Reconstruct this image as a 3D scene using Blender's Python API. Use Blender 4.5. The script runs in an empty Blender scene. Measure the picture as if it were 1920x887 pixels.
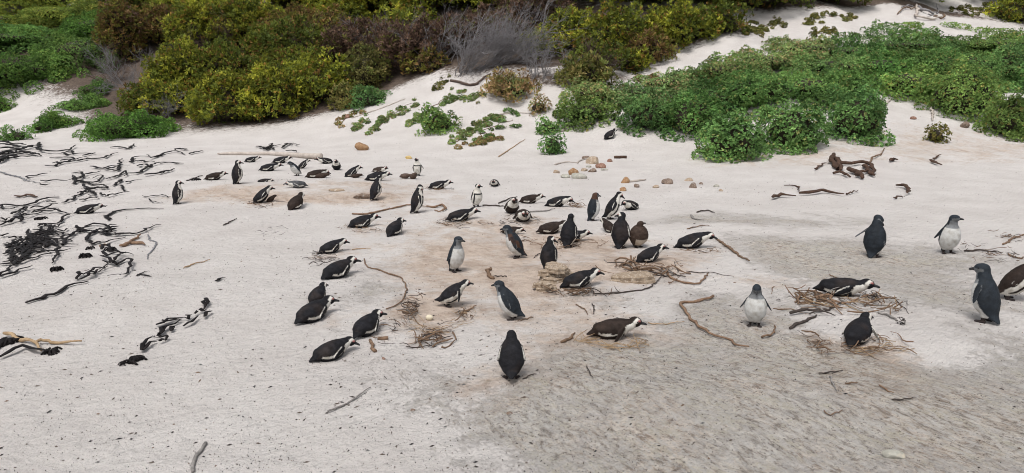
import bpy, math, random
import numpy as np
from mathutils import Vector, Matrix, kdtree

random.seed(7)
RNG = np.random.default_rng(7)
scene = bpy.context.scene
COL = scene.collection
R = math.radians

# ------------------------------------------------------------------ camera, sky, sun, exposure
F_PX, CX, CY = 1350.0, 960.0, 443.5          # focal length and centre in photograph pixels
PITCH, CAM_H = R(11.5), 2.0
cam_d = bpy.data.cameras.new('camera')
cam_d.sensor_width = 36.0
cam_d.lens = 36.0 * F_PX / 1920.0
cam_d.clip_start, cam_d.clip_end = 0.1, 600.0
cam = bpy.data.objects.new('camera', cam_d)
cam.location = (0, 0, CAM_H)
cam.rotation_euler = (R(90) - PITCH, 0, 0)
COL.objects.link(cam)
scene.camera = cam

SUN_EL, SUN_AZ = R(64), R(205)               # high veiled sun behind the viewer, slightly to the left
world = bpy.data.worlds.new('World')
scene.world = world
world.use_nodes = True
wn = world.node_tree
bg = wn.nodes['Background']
sky = wn.nodes.new('ShaderNodeTexSky')
sky.sky_type = 'NISHITA'
sky.sun_disc = False
sky.sun_elevation = SUN_EL
sky.sun_rotation = SUN_AZ
sky.dust_density = 4.0
sky.air_density = 1.0
hs = wn.nodes.new('ShaderNodeHueSaturation')
hs.inputs['Saturation'].default_value = 0.30  # even overcast: the blue of the sky is veiled
wn.links.new(sky.outputs[0], hs.inputs['Color'])
wn.links.new(hs.outputs[0], bg.inputs['Color'])
bg.inputs['Strength'].default_value = 0.105
sun_d = bpy.data.lights.new('sun', 'SUN')
sun_d.energy = 1.5
sun_d.angle = R(24)
sun_d.color = (1.0, 0.966, 0.92)
sun = bpy.data.objects.new('sun', sun_d)
sdir = Vector((math.cos(SUN_EL) * math.sin(SUN_AZ), math.cos(SUN_EL) * math.cos(SUN_AZ), math.sin(SUN_EL)))
sun.rotation_euler = sdir.to_track_quat('Z', 'Y').to_euler()
COL.objects.link(sun)
scene.view_settings.view_transform = 'Standard'
scene.view_settings.look = 'None'
scene.view_settings.exposure = 0.38
scene.view_settings.gamma = 1.0
scene.cycles.filter_width = 1.0               # crisp pixels, like a phone picture

# ------------------------------------------------------------------ helpers
def tag(o, label=None, cat=None, group=None, kind=None):
    if label: o['label'] = label
    if cat: o['category'] = cat
    if group: o['group'] = group
    if kind: o['kind'] = kind
    return o

def empty(name, loc=(0, 0, 0)):
    o = bpy.data.objects.new(name, None)
    o.empty_display_size = 0.2
    o.location = loc
    COL.objects.link(o)
    return o

def mesh_np(name, verts, faces, mat, cols=None, smooth=True, attr='tint', alpha=None):
    """verts (n,3); faces: list of tuples or an (m,4)/(m,3) array"""
    me = bpy.data.meshes.new(name)
    verts = np.asarray(verts, dtype=np.float32)
    if isinstance(faces, np.ndarray):
        m, k = faces.shape
        me.vertices.add(len(verts)); me.vertices.foreach_set('co', verts.ravel())
        me.loops.add(m * k); me.loops.foreach_set('vertex_index', faces.astype(np.int32).ravel())
        me.polygons.add(m); me.polygons.foreach_set('loop_start', np.arange(0, m * k, k, dtype=np.int32))
        me.update(calc_edges=True)
    else:
        me.from_pydata([tuple(v) for v in verts], [], faces)
    if cols is not None:
        a = me.attributes.new(attr, 'FLOAT_COLOR', 'POINT')
        c = np.ones((len(verts), 4), dtype=np.float32); c[:, :3] = cols
        if alpha is not None: c[:, 3] = alpha
        a.data.foreach_set('color', c.ravel())
    me.polygons.foreach_set('use_smooth', [smooth] * len(me.polygons))
    me.materials.append(mat)
    me.update()
    return me

def link(name, me, parent=None, loc=None):
    o = bpy.data.objects.new(name, me)
    if loc is not None: o.location = loc
    if parent is not None: o.parent = parent
    COL.objects.link(o)
    return o

def _hash(ix, iy, seed):
    h = (ix * 374761393 + iy * 668265263 + seed * 974634777) & 0xffffffff
    h = ((h ^ (h >> 13)) * 1274126177) & 0xffffffff
    return ((h ^ (h >> 16)) & 0xffff) / 65535.0

def vnoise(x, y, seed=0):
    x = np.asarray(x, float); y = np.asarray(y, float)
    ix = np.floor(x).astype(np.int64); iy = np.floor(y).astype(np.int64)
    fx = x - ix; fy = y - iy
    fx = fx * fx * (3 - 2 * fx); fy = fy * fy * (3 - 2 * fy)
    a = _hash(ix, iy, seed); b = _hash(ix + 1, iy, seed)
    c = _hash(ix, iy + 1, seed); d = _hash(ix + 1, iy + 1, seed)
    return (a * (1 - fx) + b * fx) * (1 - fy) + (c * (1 - fx) + d * fx) * fy - 0.5

def sstep(a, b, x):
    t = np.clip((np.asarray(x, float) - a) / (b - a), 0, 1)
    return t * t * (3 - 2 * t)

# ------------------------------------------------------------------ terrain heights
FOOT_X = [-60, -40, -24, -15, -7, -1, 2.5, 5.5, 9, 12, 17, 30, 60]
FOOT_Y = [44, 38, 34, 31, 27.5, 24, 23, 22, 21, 22, 23, 26, 34]

def ray_dir(px, py):
    a = (px - CX) / F_PX; b = (py - CY) / F_PX
    d = np.array([a, math.cos(PITCH) - b * math.sin(PITCH), -math.sin(PITCH) - b * math.cos(PITCH)])
    return d

def flat_at(px, py):
    d = ray_dir(px, py)
    t = -CAM_H / d[2]
    return np.array([d[0] * t, d[1] * t])

# gentle rises of sand (centre in world metres, radii, height)
MOUNDS = []
for px, py, rx, ry, h in [(430, 362, 1.9, 1.3, .12), (560, 350, 1.6, 1.2, .07), (700, 372, 1.2, .8, .07), (640, 392, 1.6, .9, -.05),
                          (1680, 640, .55, .45, .07), (1600, 575, .5, .4, .05), (1280, 500, .8, .5, .06), (1090, 510, .7, .5, .06),
                          (300, 560, 1.4, .8, .08), (120, 420, 2.0, 1.2, .08), (960, 400, 1.5, .7, .05), (820, 560, .4, .35, .04),
                          (1500, 760, 1.2, .6, .08), (1150, 720, 1.0, .5, .05), (700, 600, .9, .6, .05), (1250, 430, 1.5, .6, .06)]:
    c = flat_at(px, py)
    MOUNDS.append((c[0], c[1], rx, ry, h))

def ground(x, y):
    x = np.asarray(x, float); y = np.asarray(y, float)
    foot = np.interp(x, FOOT_X, FOOT_Y) + 1.6 * vnoise(x * .23, y * .1, 3)
    t = y - foot
    k = 1.6
    rise = np.where(t > 12, t, k * np.log1p(np.exp(np.clip(t / k, -30, 30))))
    z = 0.42 * np.minimum(rise, 34) + 0.12 * np.maximum(rise - 34, 0)
    z = z + sstep(-1, 5, t) * (0.55 * vnoise(x * .35, y * .35, 5) + .25 * vnoise(x * .9, y * .9, 6))
    for mx, my, rx, ry, h in MOUNDS:
        z = z + h * np.exp(-((x - mx) / rx) ** 2 - ((y - my) / ry) ** 2)
    z = z + .05 * vnoise(x * .6, y * .6, 8) + .018 * vnoise(x * 2.3, y * 2.3, 9)
    near = np.exp(-np.maximum(y - 6, 0) / 8)
    z = z + near * (.017 * vnoise(x * 5, y * 5, 10) + .009 * vnoise(x * 12, y * 12, 11))
    return z

_T = np.geomspace(2.5, 120, 420)
def at(px, py):
    """the point of the ground that lies under a pixel of the photograph"""
    d = ray_dir(px, py)
    z = CAM_H + d[2] * _T - ground(d[0] * _T, d[1] * _T)
    i = np.argmax(z < 0) if (z < 0).any() else len(_T) - 1
    a, b = _T[max(i - 1, 0)], _T[i]
    for _ in range(14):
        m = .5 * (a + b)
        if CAM_H + d[2] * m - ground(d[0] * m, d[1] * m) < 0: b = m
        else: a = m
    x, y = d[0] * b, d[1] * b
    return np.array([x, y, float(ground(x, y))])

def depth_of(p):
    return p[1] * math.cos(PITCH) - (p[2] - CAM_H) * math.sin(PITCH)

def project(P):
    P = np.asarray(P, float)
    dep = P[:, 1] * math.cos(PITCH) - (P[:, 2] - CAM_H) * math.sin(PITCH)
    up = P[:, 1] * math.sin(PITCH) + (P[:, 2] - CAM_H) * math.cos(PITCH)
    return CX + F_PX * P[:, 0] / dep, CY - F_PX * up / dep

# ------------------------------------------------------------------ materials
def new_mat(name):
    m = bpy.data.materials.new(name)
    m.use_nodes = True
    nt = m.node_tree
    return m, nt, nt.nodes['Principled BSDF']

def N(nt, kind, **kw):
    n = nt.nodes.new(kind)
    for k, v in kw.items():
        if k in n.inputs: n.inputs[k].default_value = v
        else: setattr(n, k, v)
    return n

def noise(nt, coord, scale, detail=4, rough=.55, dist=0.0):
    n = N(nt, 'ShaderNodeTexNoise', Scale=scale, Detail=detail, Roughness=rough, Distortion=dist)
    nt.links.new(coord, n.inputs['Vector'])
    return n.outputs[0]

def ramp(nt, src, stops):
    r = nt.nodes.new('ShaderNodeValToRGB')
    e = r.color_ramp.elements
    while len(e) < len(stops): e.new(.5)
    for el, (p, c) in zip(e, stops):
        el.position = p
        el.color = (*c, 1) if not isinstance(c, (int, float)) else (c, c, c, 1)
    nt.links.new(src, r.inputs[0])
    return r.outputs[0]

def mix(nt, fac, a, b, mode='MIX'):
    n = nt.nodes.new('ShaderNodeMix'); n.data_type = 'RGBA'; n.blend_type = mode
    if isinstance(fac, (int, float)): n.inputs[0].default_value = fac
    else: nt.links.new(fac, n.inputs[0])
    for v, i in ((a, 6), (b, 7)):
        if isinstance(v, tuple): n.inputs[i].default_value = (*v, 1)
        else: nt.links.new(v, n.inputs[i])
    return n.outputs[2]

def math_(nt, op, a, b=None, clamp=False):
    n = nt.nodes.new('ShaderNodeMath'); n.operation = op; n.use_clamp = clamp
    for v, i in ((a, 0), (b, 1)):
        if v is None: continue
        if isinstance(v, (int, float)): n.inputs[i].default_value = v
        else: nt.links.new(v, n.inputs[i])
    return n.outputs[0]

def bump(nt, bsdf, height, dist, strength=1.0):
    b = N(nt, 'ShaderNodeBump', Strength=strength, Distance=dist)
    nt.links.new(height, b.inputs['Height'])
    nt.links.new(b.outputs[0], bsdf.inputs['Normal'])

def attr(nt, name, out='Color'):
    a = nt.nodes.new('ShaderNodeAttribute'); a.attribute_name = name
    return a.outputs[out]

def speckled(name, c1, c2, scale, rough=.85, bump_d=.01, c3=None):
    m, nt, b = new_mat(name)
    co = nt.nodes.new('ShaderNodeTexCoord').outputs['Object']
    n1 = noise(nt, co, scale, 6, .65)
    c = ramp(nt, n1, [(.32, c1), (.68, c2)])
    if c3:
        n2 = noise(nt, co, scale * 3.1, 3)
        c = mix(nt, ramp(nt, n2, [(.55, 0.0), (.68, 1.0)]), c, c3)
    nt.links.new(c, b.inputs['Base Color'])
    b.inputs['Roughness'].default_value = rough
    b.inputs['Specular IOR Level'].default_value = .25
    bump(nt, b, n1, bump_d, .7)
    return m

M_KELP = speckled('dried_kelp', (.006, .0055, .006), (.022, .018, .018), 14, .55, .006)
M_KELP.node_tree.nodes['Principled BSDF'].inputs['Specular IOR Level'].default_value = .10
M_KELPB = speckled('weathered_kelp', (.035, .020, .014), (.115, .066, .045), 16, .8, .03)
M_GREYK = speckled('grey_kelp', (.12, .12, .13), (.27, .27, .28), 14, .8, .006)
M_TWIG = speckled('brown_twig', (.095, .060, .040), (.26, .17, .11), 30, .85, .004)
M_TWIGD = speckled('dark_twig', (.030, .024, .022), (.095, .075, .065), 30, .85, .004)
M_TWIGG = speckled('grey_twig', (.15, .14, .135), (.33, .31, .29), 30, .85, .004)
M_STRAW = speckled('straw_stem', (.27, .18, .10), (.48, .35, .22), 30, .85, .003)
M_ORANGE = speckled('orange_bark', (.135, .080, .050), (.29, .19, .125), 22, .8, .004)
M_LOG = speckled('bleached_log', (.37, .32, .28), (.58, .52, .47), 6, .85, .01)
M_DEAD = speckled('dead_wood', (.16, .15, .155), (.34, .33, .34), 20, .9, .004)
M_SHADECORE = speckled('shade_dark_core', (.020, .017, .012), (.058, .048, .032), 30, .9, .01)  # core colour darkened so the gaps between leaves look shaded
M_DEADB = speckled('dry_brown_wood', (.05, .035, .03), (.15, .105, .085), 20, .9, .004)

def rock_mat(name, c1, c2, c3):
    return speckled(name, c1, c2, 9, .85, .02, c3)
M_ROCKS = {
    'tan': rock_mat('tan_stone', (.27, .20, .14), (.45, .36, .27), (.52, .46, .39)),
    'orange': rock_mat('orange_stone', (.24, .13, .065), (.37, .23, .125), (.44, .34, .24)),
    'red': rock_mat('red_brown_stone', (.17, .085, .06), (.31, .18, .13), (.36, .27, .22)),
    'grey': rock_mat('grey_stone', (.28, .27, .23), (.46, .45, .40), (.52, .47, .38)),
    'brown': rock_mat('brown_stone', (.12, .085, .065), (.27, .20, .155), (.36, .33, .3)),
    'yellow': rock_mat('yellow_stone', (.5, .34, .1), (.62, .46, .2), (.6, .5, .4)),
}

def ground_material():
    m, nt, b = new_mat('beach_ground')
    co = nt.nodes.new('ShaderNodeTexCoord').outputs['Object']
    zone = nt.nodes.new('ShaderNodeSeparateColor')
    nt.links.new(attr(nt, 'zone'), zone.inputs[0])
    rockz, ochz, dirtz = zone.outputs[0], zone.outputs[1], zone.outputs[2]
    # wind-streaked coordinates: stretched along one diagonal
    mp = N(nt, 'ShaderNodeMapping', vector_type='TEXTURE'); mp.inputs['Rotation'].default_value = (0, 0, R(-58)); mp.inputs['Scale'].default_value = (1.45, .80, 1)
    nt.links.new(co, mp.inputs['Vector']); st = mp.outputs[0]
    big = noise(nt, co, .9, 5, .6)
    mid = noise(nt, st, 4.5, 8, .68, .5)
    fine = noise(nt, co, 38, 6, .7)
    grit = noise(nt, co, 160, 3, .6)
    # sand
    sand = ramp(nt, big, [(.36, (.595, .556, .530)), (.64, (.68, .645, .618))])
    sand = mix(nt, math_(nt, 'MULTIPLY', fine, .28), sand, (.505, .475, .455))
    # ochre trampled sand
    och_c = ramp(nt, mid, [(.36, (.36, .265, .20)), (.58, (.56, .455, .375))])
    o_f = math_(nt, 'ADD', ochz, math_(nt, 'MULTIPLY', math_(nt, 'SUBTRACT', noise(nt, co, 1.5, 7, .68, .6), .5), 1.9))
    o_f = math_(nt, 'ADD', o_f, math_(nt, 'MULTIPLY', math_(nt, 'SUBTRACT', noise(nt, co, 8, 7, .72), .5), 1.2))
    o_f = math_(nt, 'MULTIPLY', o_f, ramp(nt, ochz, [(.03, 0.0), (.3, 1.0)]))
    o_f = ramp(nt, o_f, [(.30, 0.0), (.85, .85)])
    col = mix(nt, o_f, sand, och_c)
    # granite showing through
    rn1 = noise(nt, co, 1.15, 6, .62, .4)
    rn2 = noise(nt, co, 5.2, 7, .7, .4)
    rn3 = noise(nt, st, 40, 6, .74)
    rk = ramp(nt, noise(nt, st, 15, 9, .72, .5), [(.40, (.185, .15, .12)), (.47, (.47, .41, .345)), (.52, (.64, .58, .505)), (.58, (.78, .735, .665))])
    rk2 = ramp(nt, noise(nt, co, 1.9, 6, .65), [(.41, (.58, .42, .31)), (.5, (.54, .475, .41)), (.59, (.47, .46, .45))])
    rk = mix(nt, .26, rk, rk2)
    yl = ramp(nt, noise(nt, st, 3.2, 8, .74, 1.4), [(.53, 0.0), (.57, .7)])
    rk = mix(nt, yl, rk, (.60, .555, .45))
    pitm = ramp(nt, noise(nt, co, 42, 6, .75), [(.40, .85), (.45, 0.0)])
    rk = mix(nt, pitm, rk, (.125, .10, .085))
    def amp(src, k): return math_(nt, 'MULTIPLY', math_(nt, 'SUBTRACT', src, .5), k)
    r_f = math_(nt, 'ADD', math_(nt, 'MULTIPLY', rockz, .95), amp(rn1, 1.7))
    r_f = math_(nt, 'ADD', r_f, amp(rn2, 1.3))
    r_f = math_(nt, 'ADD', r_f, amp(rn3, 2.0))
    r_f = ramp(nt, r_f, [(.42, 0.0), (.95, .88)])
    r_f = math_(nt, 'MULTIPLY', r_f, ramp(nt, rockz, [(.02, 0.0), (.25, 1.0)]))
    col = mix(nt, r_f, col, rk)
    # loose sand lying in the hollows of the rock
    veil = ramp(nt, noise(nt, st, 22, 8, .75), [(.505, 0.0), (.545, .85)])
    col = mix(nt, math_(nt, 'MULTIPLY', veil, r_f), col, (.63, .60, .57))
    # leaf litter under the thicket, with the thicket's shade put into its brown
    littshade = math_(nt, 'ADD', attr(nt, 'zone', 'Alpha'), amp(rn2, 1.0))
    littshade = math_(nt, 'ADD', littshade, amp(rn3, .8))
    littshade = ramp(nt, littshade, [(.40, 0.0), (.62, .95)])
    littshade_c = ramp(nt, noise(nt, co, 9, 7, .75), [(.35, (.05, .034, .025)), (.65, (.14, .10, .075))])
    col = mix(nt, littshade, col, littshade_c)
    # plant crumbs, too small to build one by one
    vo = N(nt, 'ShaderNodeTexVoronoi', Scale=58.0); vo.feature = 'F1'
    mp2 = N(nt, 'ShaderNodeMapping', vector_type='TEXTURE'); mp2.inputs['Rotation'].default_value = (0, 0, R(35)); mp2.inputs['Scale'].default_value = (1.8, .8, 1)
    nt.links.new(co, mp2.inputs['Vector']); nt.links.new(mp2.outputs[0], vo.inputs['Vector'])
    wob = math_(nt, 'ADD', vo.outputs['Distance'], math_(nt, 'MULTIPLY', math_(nt, 'SUBTRACT', fine, .5), .35))
    sp = nt.nodes.new('ShaderNodeSeparateColor'); nt.links.new(vo.outputs['Color'], sp.inputs[0])
    thr = math_(nt, 'MULTIPLY', math_(nt, 'POWER', sp.outputs[0], 3.0), .22)
    cr = math_(nt, 'MULTIPLY', math_(nt, 'SUBTRACT', thr, wob), 14.0, clamp=True)
    cr = math_(nt, 'MULTIPLY', cr, math_(nt, 'ADD', math_(nt, 'MULTIPLY', dirtz, .8), .12), clamp=True)
    col = mix(nt, cr, col, (.13, .105, .085))
    nt.links.new(col, b.inputs['Base Color'])
    b.inputs['Roughness'].default_value = .95
    b.inputs['Specular IOR Level'].default_value = .1
    # relief: dimples in the sand, wind ripples, pitted rock
    wv = N(nt, 'ShaderNodeTexWave', Scale=2.6, Distortion=7.0, Detail=3.0)
    wv.inputs['Detail Scale'].default_value = 1.2
    mp3 = N(nt, 'ShaderNodeMapping'); mp3.inputs['Rotation'].default_value = (0, 0, R(62))
    nt.links.new(co, mp3.inputs['Vector']); nt.links.new(mp3.outputs[0], wv.inputs['Vector'])
    h = math_(nt, 'MULTIPLY', noise(nt, co, 9, 5, .6), math_(nt, 'SUBTRACT', 1.0, math_(nt, 'MULTIPLY', r_f, .6)))
    h = math_(nt, 'ADD', h, math_(nt, 'MULTIPLY', wv.outputs[1], .10))
    mp4 = N(nt, 'ShaderNodeMapping', vector_type='TEXTURE'); mp4.inputs['Rotation'].default_value = (0, 0, R(48)); mp4.inputs['Scale'].default_value = (5.0, .8, 1)
    nt.links.new(co, mp4.inputs['Vector'])
    h = math_(nt, 'ADD', h, math_(nt, 'MULTIPLY', noise(nt, mp4.outputs[0], 16, 5, .65), .9))
    h = math_(nt, 'ADD', h, math_(nt, 'MULTIPLY', fine, .45))
    h = math_(nt, 'ADD', h, math_(nt, 'MULTIPLY', grit, .12))
    h = math_(nt, 'ADD', h, math_(nt, 'MULTIPLY', math_(nt, 'MULTIPLY', noise(nt, st, 24, 8, .75), r_f), 1.2))
    bump(nt, b, h, .055, .9)
    return m

def feather_material():
    m, nt, b = new_mat('penguin_plumage')
    co = nt.nodes.new('ShaderNodeTexCoord').outputs['Object']
    c = attr(nt, 'tint')
    n1 = noise(nt, co, 75, 4, .7)
    n2 = noise(nt, co, 14, 4, .6)
    c1 = mix(nt, ramp(nt, n1, [(.50, 0.0), (.80, .09)]), c, (.14, .135, .135))
    c2 = mix(nt, ramp(nt, n2, [(.42, 0.0), (.68, .55)]), c1, (.42, .36, .29), 'MULTIPLY')
    nt.links.new(c2, b.inputs['Base Color'])
    b.inputs['Roughness'].default_value = .62
    b.inputs['Specular IOR Level'].default_value = .10
    bump(nt, b, n1, .005, .8)
    return m

def leaf_material(name):
    m, nt, b = new_mat(name)
    c = attr(nt, 'tint')
    nt.links.new(c, b.inputs['Base Color'])
    b.inputs['Roughness'].default_value = .6
    b.inputs['Specular IOR Level'].default_value = .08
    tr = nt.nodes.new('ShaderNodeBsdfTranslucent')
    nt.links.new(c, tr.inputs['Color'])
    mx = nt.nodes.new('ShaderNodeMixShader'); mx.inputs[0].default_value = .33
    out = nt.nodes['Material Output']
    nt.links.new(b.outputs[0], mx.inputs[1]); nt.links.new(tr.outputs[0], mx.inputs[2])
    nt.links.new(mx.outputs[0], out.inputs['Surface'])
    return m

M_GROUND = ground_material()
M_FEATHER = feather_material()
M_LEAF = leaf_material('leaf')
M_BEAK = speckled('beak_horn', (.012, .012, .013), (.05, .05, .052), 90, .5, .001)
m_eye, _nt, _b = new_mat('eye_gloss'); _b.inputs['Base Color'].default_value = (.008, .006, .006, 1); _b.inputs['Roughness'].default_value = .15
M_EYE = m_eye
M_EGG = speckled('egg_shell', (.62, .55, .40), (.72, .66, .52), 40, .6, .0005)

# ------------------------------------------------------------------ the ground sheet
def blobs(lst, x, y):
    w = np.zeros_like(x)
    for px, py, rx, ry, a in lst:
        p = at(px, py)
        dep = depth_of(p)
        e = max(min(ry * .5, 12), 2)
        sx = rx * dep / F_PX; sy = ry * float(np.clip(abs(at(px, py - e)[1] - at(px, py + e)[1]) / (2 * e), .012, .12))
        w += a * np.exp(-(((x - p[0]) / sx) ** 2 + ((y - p[1]) / sy) ** 2) ** 1.0)
    return w
ROCKB = [(1560, 840, 470, 110, 1), (1760, 720, 240, 90, .8), (1270, 740, 220, 70, .75), (1080, 810, 190, 70, .6), (1370, 650, 190, 50, .85),
         (1340, 575, 150, 35, .75), (1490, 480, 190, 36, .9), (1400, 412, 240, 16, .75), (1680, 490, 260, 42, .7), (1790, 560, 160, 30, .75),
         (1870, 650, 130, 60, .7), (1110, 670, 150, 45, .35), (700, 560, 100, 60, .42), (650, 505, 80, 22, .35), (830, 700, 170, 32, .36),
         (1120, 560, 90, 22, .5), (1250, 520, 90, 14, .35), (1560, 520, 120, 20, .5), (900, 760, 200, 40, .3),
         (1310, 480, 90, 24, -.8), (1725, 645, 120, 40, -.85), (1330, 690, 80, 20, -.3), (1530, 745, 110, 22, -.5), (1640, 605, 90, 24, -.6)]
OCHB = [(684, 430, 60, 14, .35), (618, 482, 60, 20, .3), (862, 418, 60, 12, .4), (975, 416, 60, 14, .35), (1050, 390, 60, 10, .35), (1215, 496, 80, 20, .45), (1590, 560, 110, 22, .5), (1612, 655, 90, 24, .7), (1540, 660, 40, 40, .6),
        (1150, 640, 90, 20, .55), (810, 595, 80, 36, .4), (1070, 458, 80, 16, .5), (495, 382, 50, 10, .4), (1310, 470, 60, 14, .35), (1010, 540, 60, 20, .5), (1350, 640, 120, 20, .35), (1760, 760, 90, 30, .4), (1560, 800, 200, 40, .22), (1300, 830, 160, 40, .2), (830, 520, 110, 60, .45), (930, 450, 230, 50, .48), (1110, 480, 190, 40, .46), (820, 470, 160, 40, .25), (1000, 560, 220, 50, .30), (720, 400, 160, 26, .2), (960, 715, 170, 55, .5), (1080, 610, 150, 50, .5),
        (1660, 705, 130, 30, .95), (1580, 680, 70, 40, .6), (345, 372, 60, 12, .45), (430, 360, 90, 14, .62), (520, 372, 70, 10, .45), (570, 345, 170, 16, .35), (655, 372, 90, 12, .6),
        (720, 345, 120, 18, .35), (800, 365, 130, 16, .3), (1400, 630, 90, 26, .35), (1460, 525, 80, 18, .5), (1210, 500, 100, 24, .4),
        (1790, 275, 300, 44, .55), (1450, 300, 240, 20, .42), (760, 600, 130, 40, .3), (1750, 830, 150, 40, .3), (1000, 520, 130, 26, .4), (620, 590, 60, 30, .25)]
DIRTB = [(650, 740, 420, 110, .8), (850, 330, 500, 40, .7), (1750, 320, 280, 50, .95), (1500, 370, 400, 30, .7), (1050, 600, 250, 90, .8), (560, 500, 200, 60, .6),
         (1450, 560, 300, 100, .5), (330, 520, 200, 60, .4), (780, 260, 200, 16, .5), (500, 240, 300, 14, .7)]

LITTSHADEB = [(450, 120, 230, 90, 1.0), (600, 110, 160, 80, 1.0), (330, 150, 100, 60, .9), (750, 80, 170, 50, 1.0), (900, 50, 170, 50, 1.0), (1050, 80, 120, 50, 1.0), (1180, 60, 140, 55, 1.0),  # leaf litter and painted thicket shade together
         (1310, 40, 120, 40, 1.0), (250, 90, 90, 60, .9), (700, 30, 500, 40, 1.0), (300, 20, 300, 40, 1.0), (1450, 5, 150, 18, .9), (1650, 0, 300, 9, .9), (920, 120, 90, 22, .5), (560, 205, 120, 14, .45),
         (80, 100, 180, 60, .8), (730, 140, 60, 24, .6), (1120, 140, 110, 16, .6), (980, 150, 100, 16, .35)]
ys = np.concatenate([np.linspace(-6, 3, 10)[:-1], np.geomspace(3, 70, 420), np.geomspace(70, 300, 16)[1:]])
xn = np.linspace(-1, 1, 420)
YY, XN = np.meshgrid(ys, xn, indexing='ij')
HW = 4.5 + np.maximum(YY, 0) * 1.0 + np.where(YY > 70, (YY - 70) * .6, 0)
XX = XN * HW
ZZ = ground(XX, YY)
gv = np.stack([XX.ravel(), YY.ravel(), ZZ.ravel()], 1)
nr, nc = XX.shape
idx = np.arange(nr * nc).reshape(nr, nc)
gf = np.stack([idx[:-1, :-1].ravel(), idx[:-1, 1:].ravel(), idx[1:, 1:].ravel(), idx[1:, :-1].ravel()], 1)
zc = np.stack([np.clip(blobs(ROCKB, gv[:, 0], gv[:, 1]), 0, 1), np.clip(blobs(OCHB, gv[:, 0], gv[:, 1]), 0, 1), np.clip(blobs(DIRTB, gv[:, 0], gv[:, 1]), 0, 1)], 1)
me = mesh_np('sand_ground', gv, gf, M_GROUND, zc, True, 'zone', np.clip(blobs(LITTSHADEB, gv[:, 0], gv[:, 1]), 0, 1))
g_obj = link('sand_ground', me)
tag(g_obj, kind='structure')

# ------------------------------------------------------------------ tubes and lumps
class MB:
    def __init__(s): s.v = []; s.f = []; s.c = []
    def tube(s, pts, rad, sides=6, flat=1.0, up=None, col=None):
        pts = np.asarray(pts, float); n = len(pts)
        rad = np.broadcast_to(np.asarray(rad, float), (n,))
        tan = np.gradient(pts, axis=0)
        tan /= np.linalg.norm(tan, axis=1)[:, None] + 1e-9
        ref = np.array([0, 0, 1.0]) if up is None else np.asarray(up, float)
        side = np.cross(tan, ref); ln = np.linalg.norm(side, axis=1)
        side[ln < .05] = (1, 0, 0); side /= np.linalg.norm(side, axis=1)[:, None]
        nor = np.cross(side, tan)
        b = len(s.v)
        for i in range(n):
            for k in range(sides):
                a = 2 * math.pi * k / sides
                s.v.append(pts[i] + rad[i] * (math.cos(a) * side[i] + flat * math.sin(a) * nor[i]))
                if col is not None: s.c.append(col)
        for i in range(n - 1):
            for k in range(sides):
                k2 = (k + 1) % sides
                s.f.append((b + i * sides + k, b + i * sides + k2, b + (i + 1) * sides + k2, b + (i + 1) * sides + k))
        s.f.append(tuple(b + k for k in range(sides))[::-1])
        s.f.append(tuple(b + (n - 1) * sides + k for k in range(sides)))
        return s
    def mesh(s, name, mat, smooth=True):
        return mesh_np(name, np.array(s.v), s.f, mat, np.array(s.c) if s.c else None, smooth)
    def build(s, name, mat, parent=None, smooth=True):
        return link(name, s.mesh(name, mat, smooth), parent)

def smooth_path(pts, n):
    pts = np.asarray(pts, float)
    if len(pts) < 3:
        t = np.linspace(0, 1, n)[:, None]
        return pts[0] * (1 - t) + pts[-1] * t
    P = np.vstack([2 * pts[0] - pts[1], pts, 2 * pts[-1] - pts[-2]])
    seg = np.linalg.norm(np.diff(pts, axis=0), axis=1); cum = np.concatenate([[0], np.cumsum(seg)])
    out = []
    for s_ in np.linspace(0, cum[-1], n):
        i = min(np.searchsorted(cum, s_, 'right') - 1, len(pts) - 2)
        t = (s_ - cum[i]) / max(seg[i], 1e-9)
        p0, p1, p2, p3 = P[i], P[i + 1], P[i + 2], P[i + 3]
        out.append(.5 * (2 * p1 + (p2 - p0) * t + (2 * p0 - 5 * p1 + 4 * p2 - p3) * t * t + (3 * p1 - p0 - 3 * p2 + p3) * t ** 3))
    return np.array(out)

def ground_path(px_pts, r, lift=0.0, n=None):
    """a path lying on the sand, traced through pixels of the photograph"""
    w = np.array([at(*p)[:2] for p in px_pts])
    L = np.linalg.norm(np.diff(w, axis=0), axis=1).sum()
    n = n or int(np.clip(L / max(r * 2.5, .02), 5, 26))
    q = smooth_path(w, n)
    z = ground(q[:, 0], q[:, 1])
    arch = np.abs(np.sin(np.linspace(0, math.pi * random.uniform(1, 3), n) + random.random() * 3))
    return np.column_stack([q, z + r * .7 + lift * arch])

def taper(n, r, a=.6, b=.35, wob=.18):
    t = np.linspace(0, 1, n)
    return r * np.interp(t, [0, .12, .6, 1], [a, 1, .85, b]) * (1 + wob * (RNG.random(n) - .5) * 2)

def origin_at_centre(me):
    n = len(me.vertices); a = np.empty(n * 3, np.float32); me.vertices.foreach_get('co', a)
    a = a.reshape(-1, 3); lo = a.min(0); hi = a.max(0)
    c = np.array([(lo[0] + hi[0]) / 2, (lo[1] + hi[1]) / 2, lo[2]])
    me.vertices.foreach_set('co', (a - c).ravel()); me.update()
    return tuple(float(v) for v in c)

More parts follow.
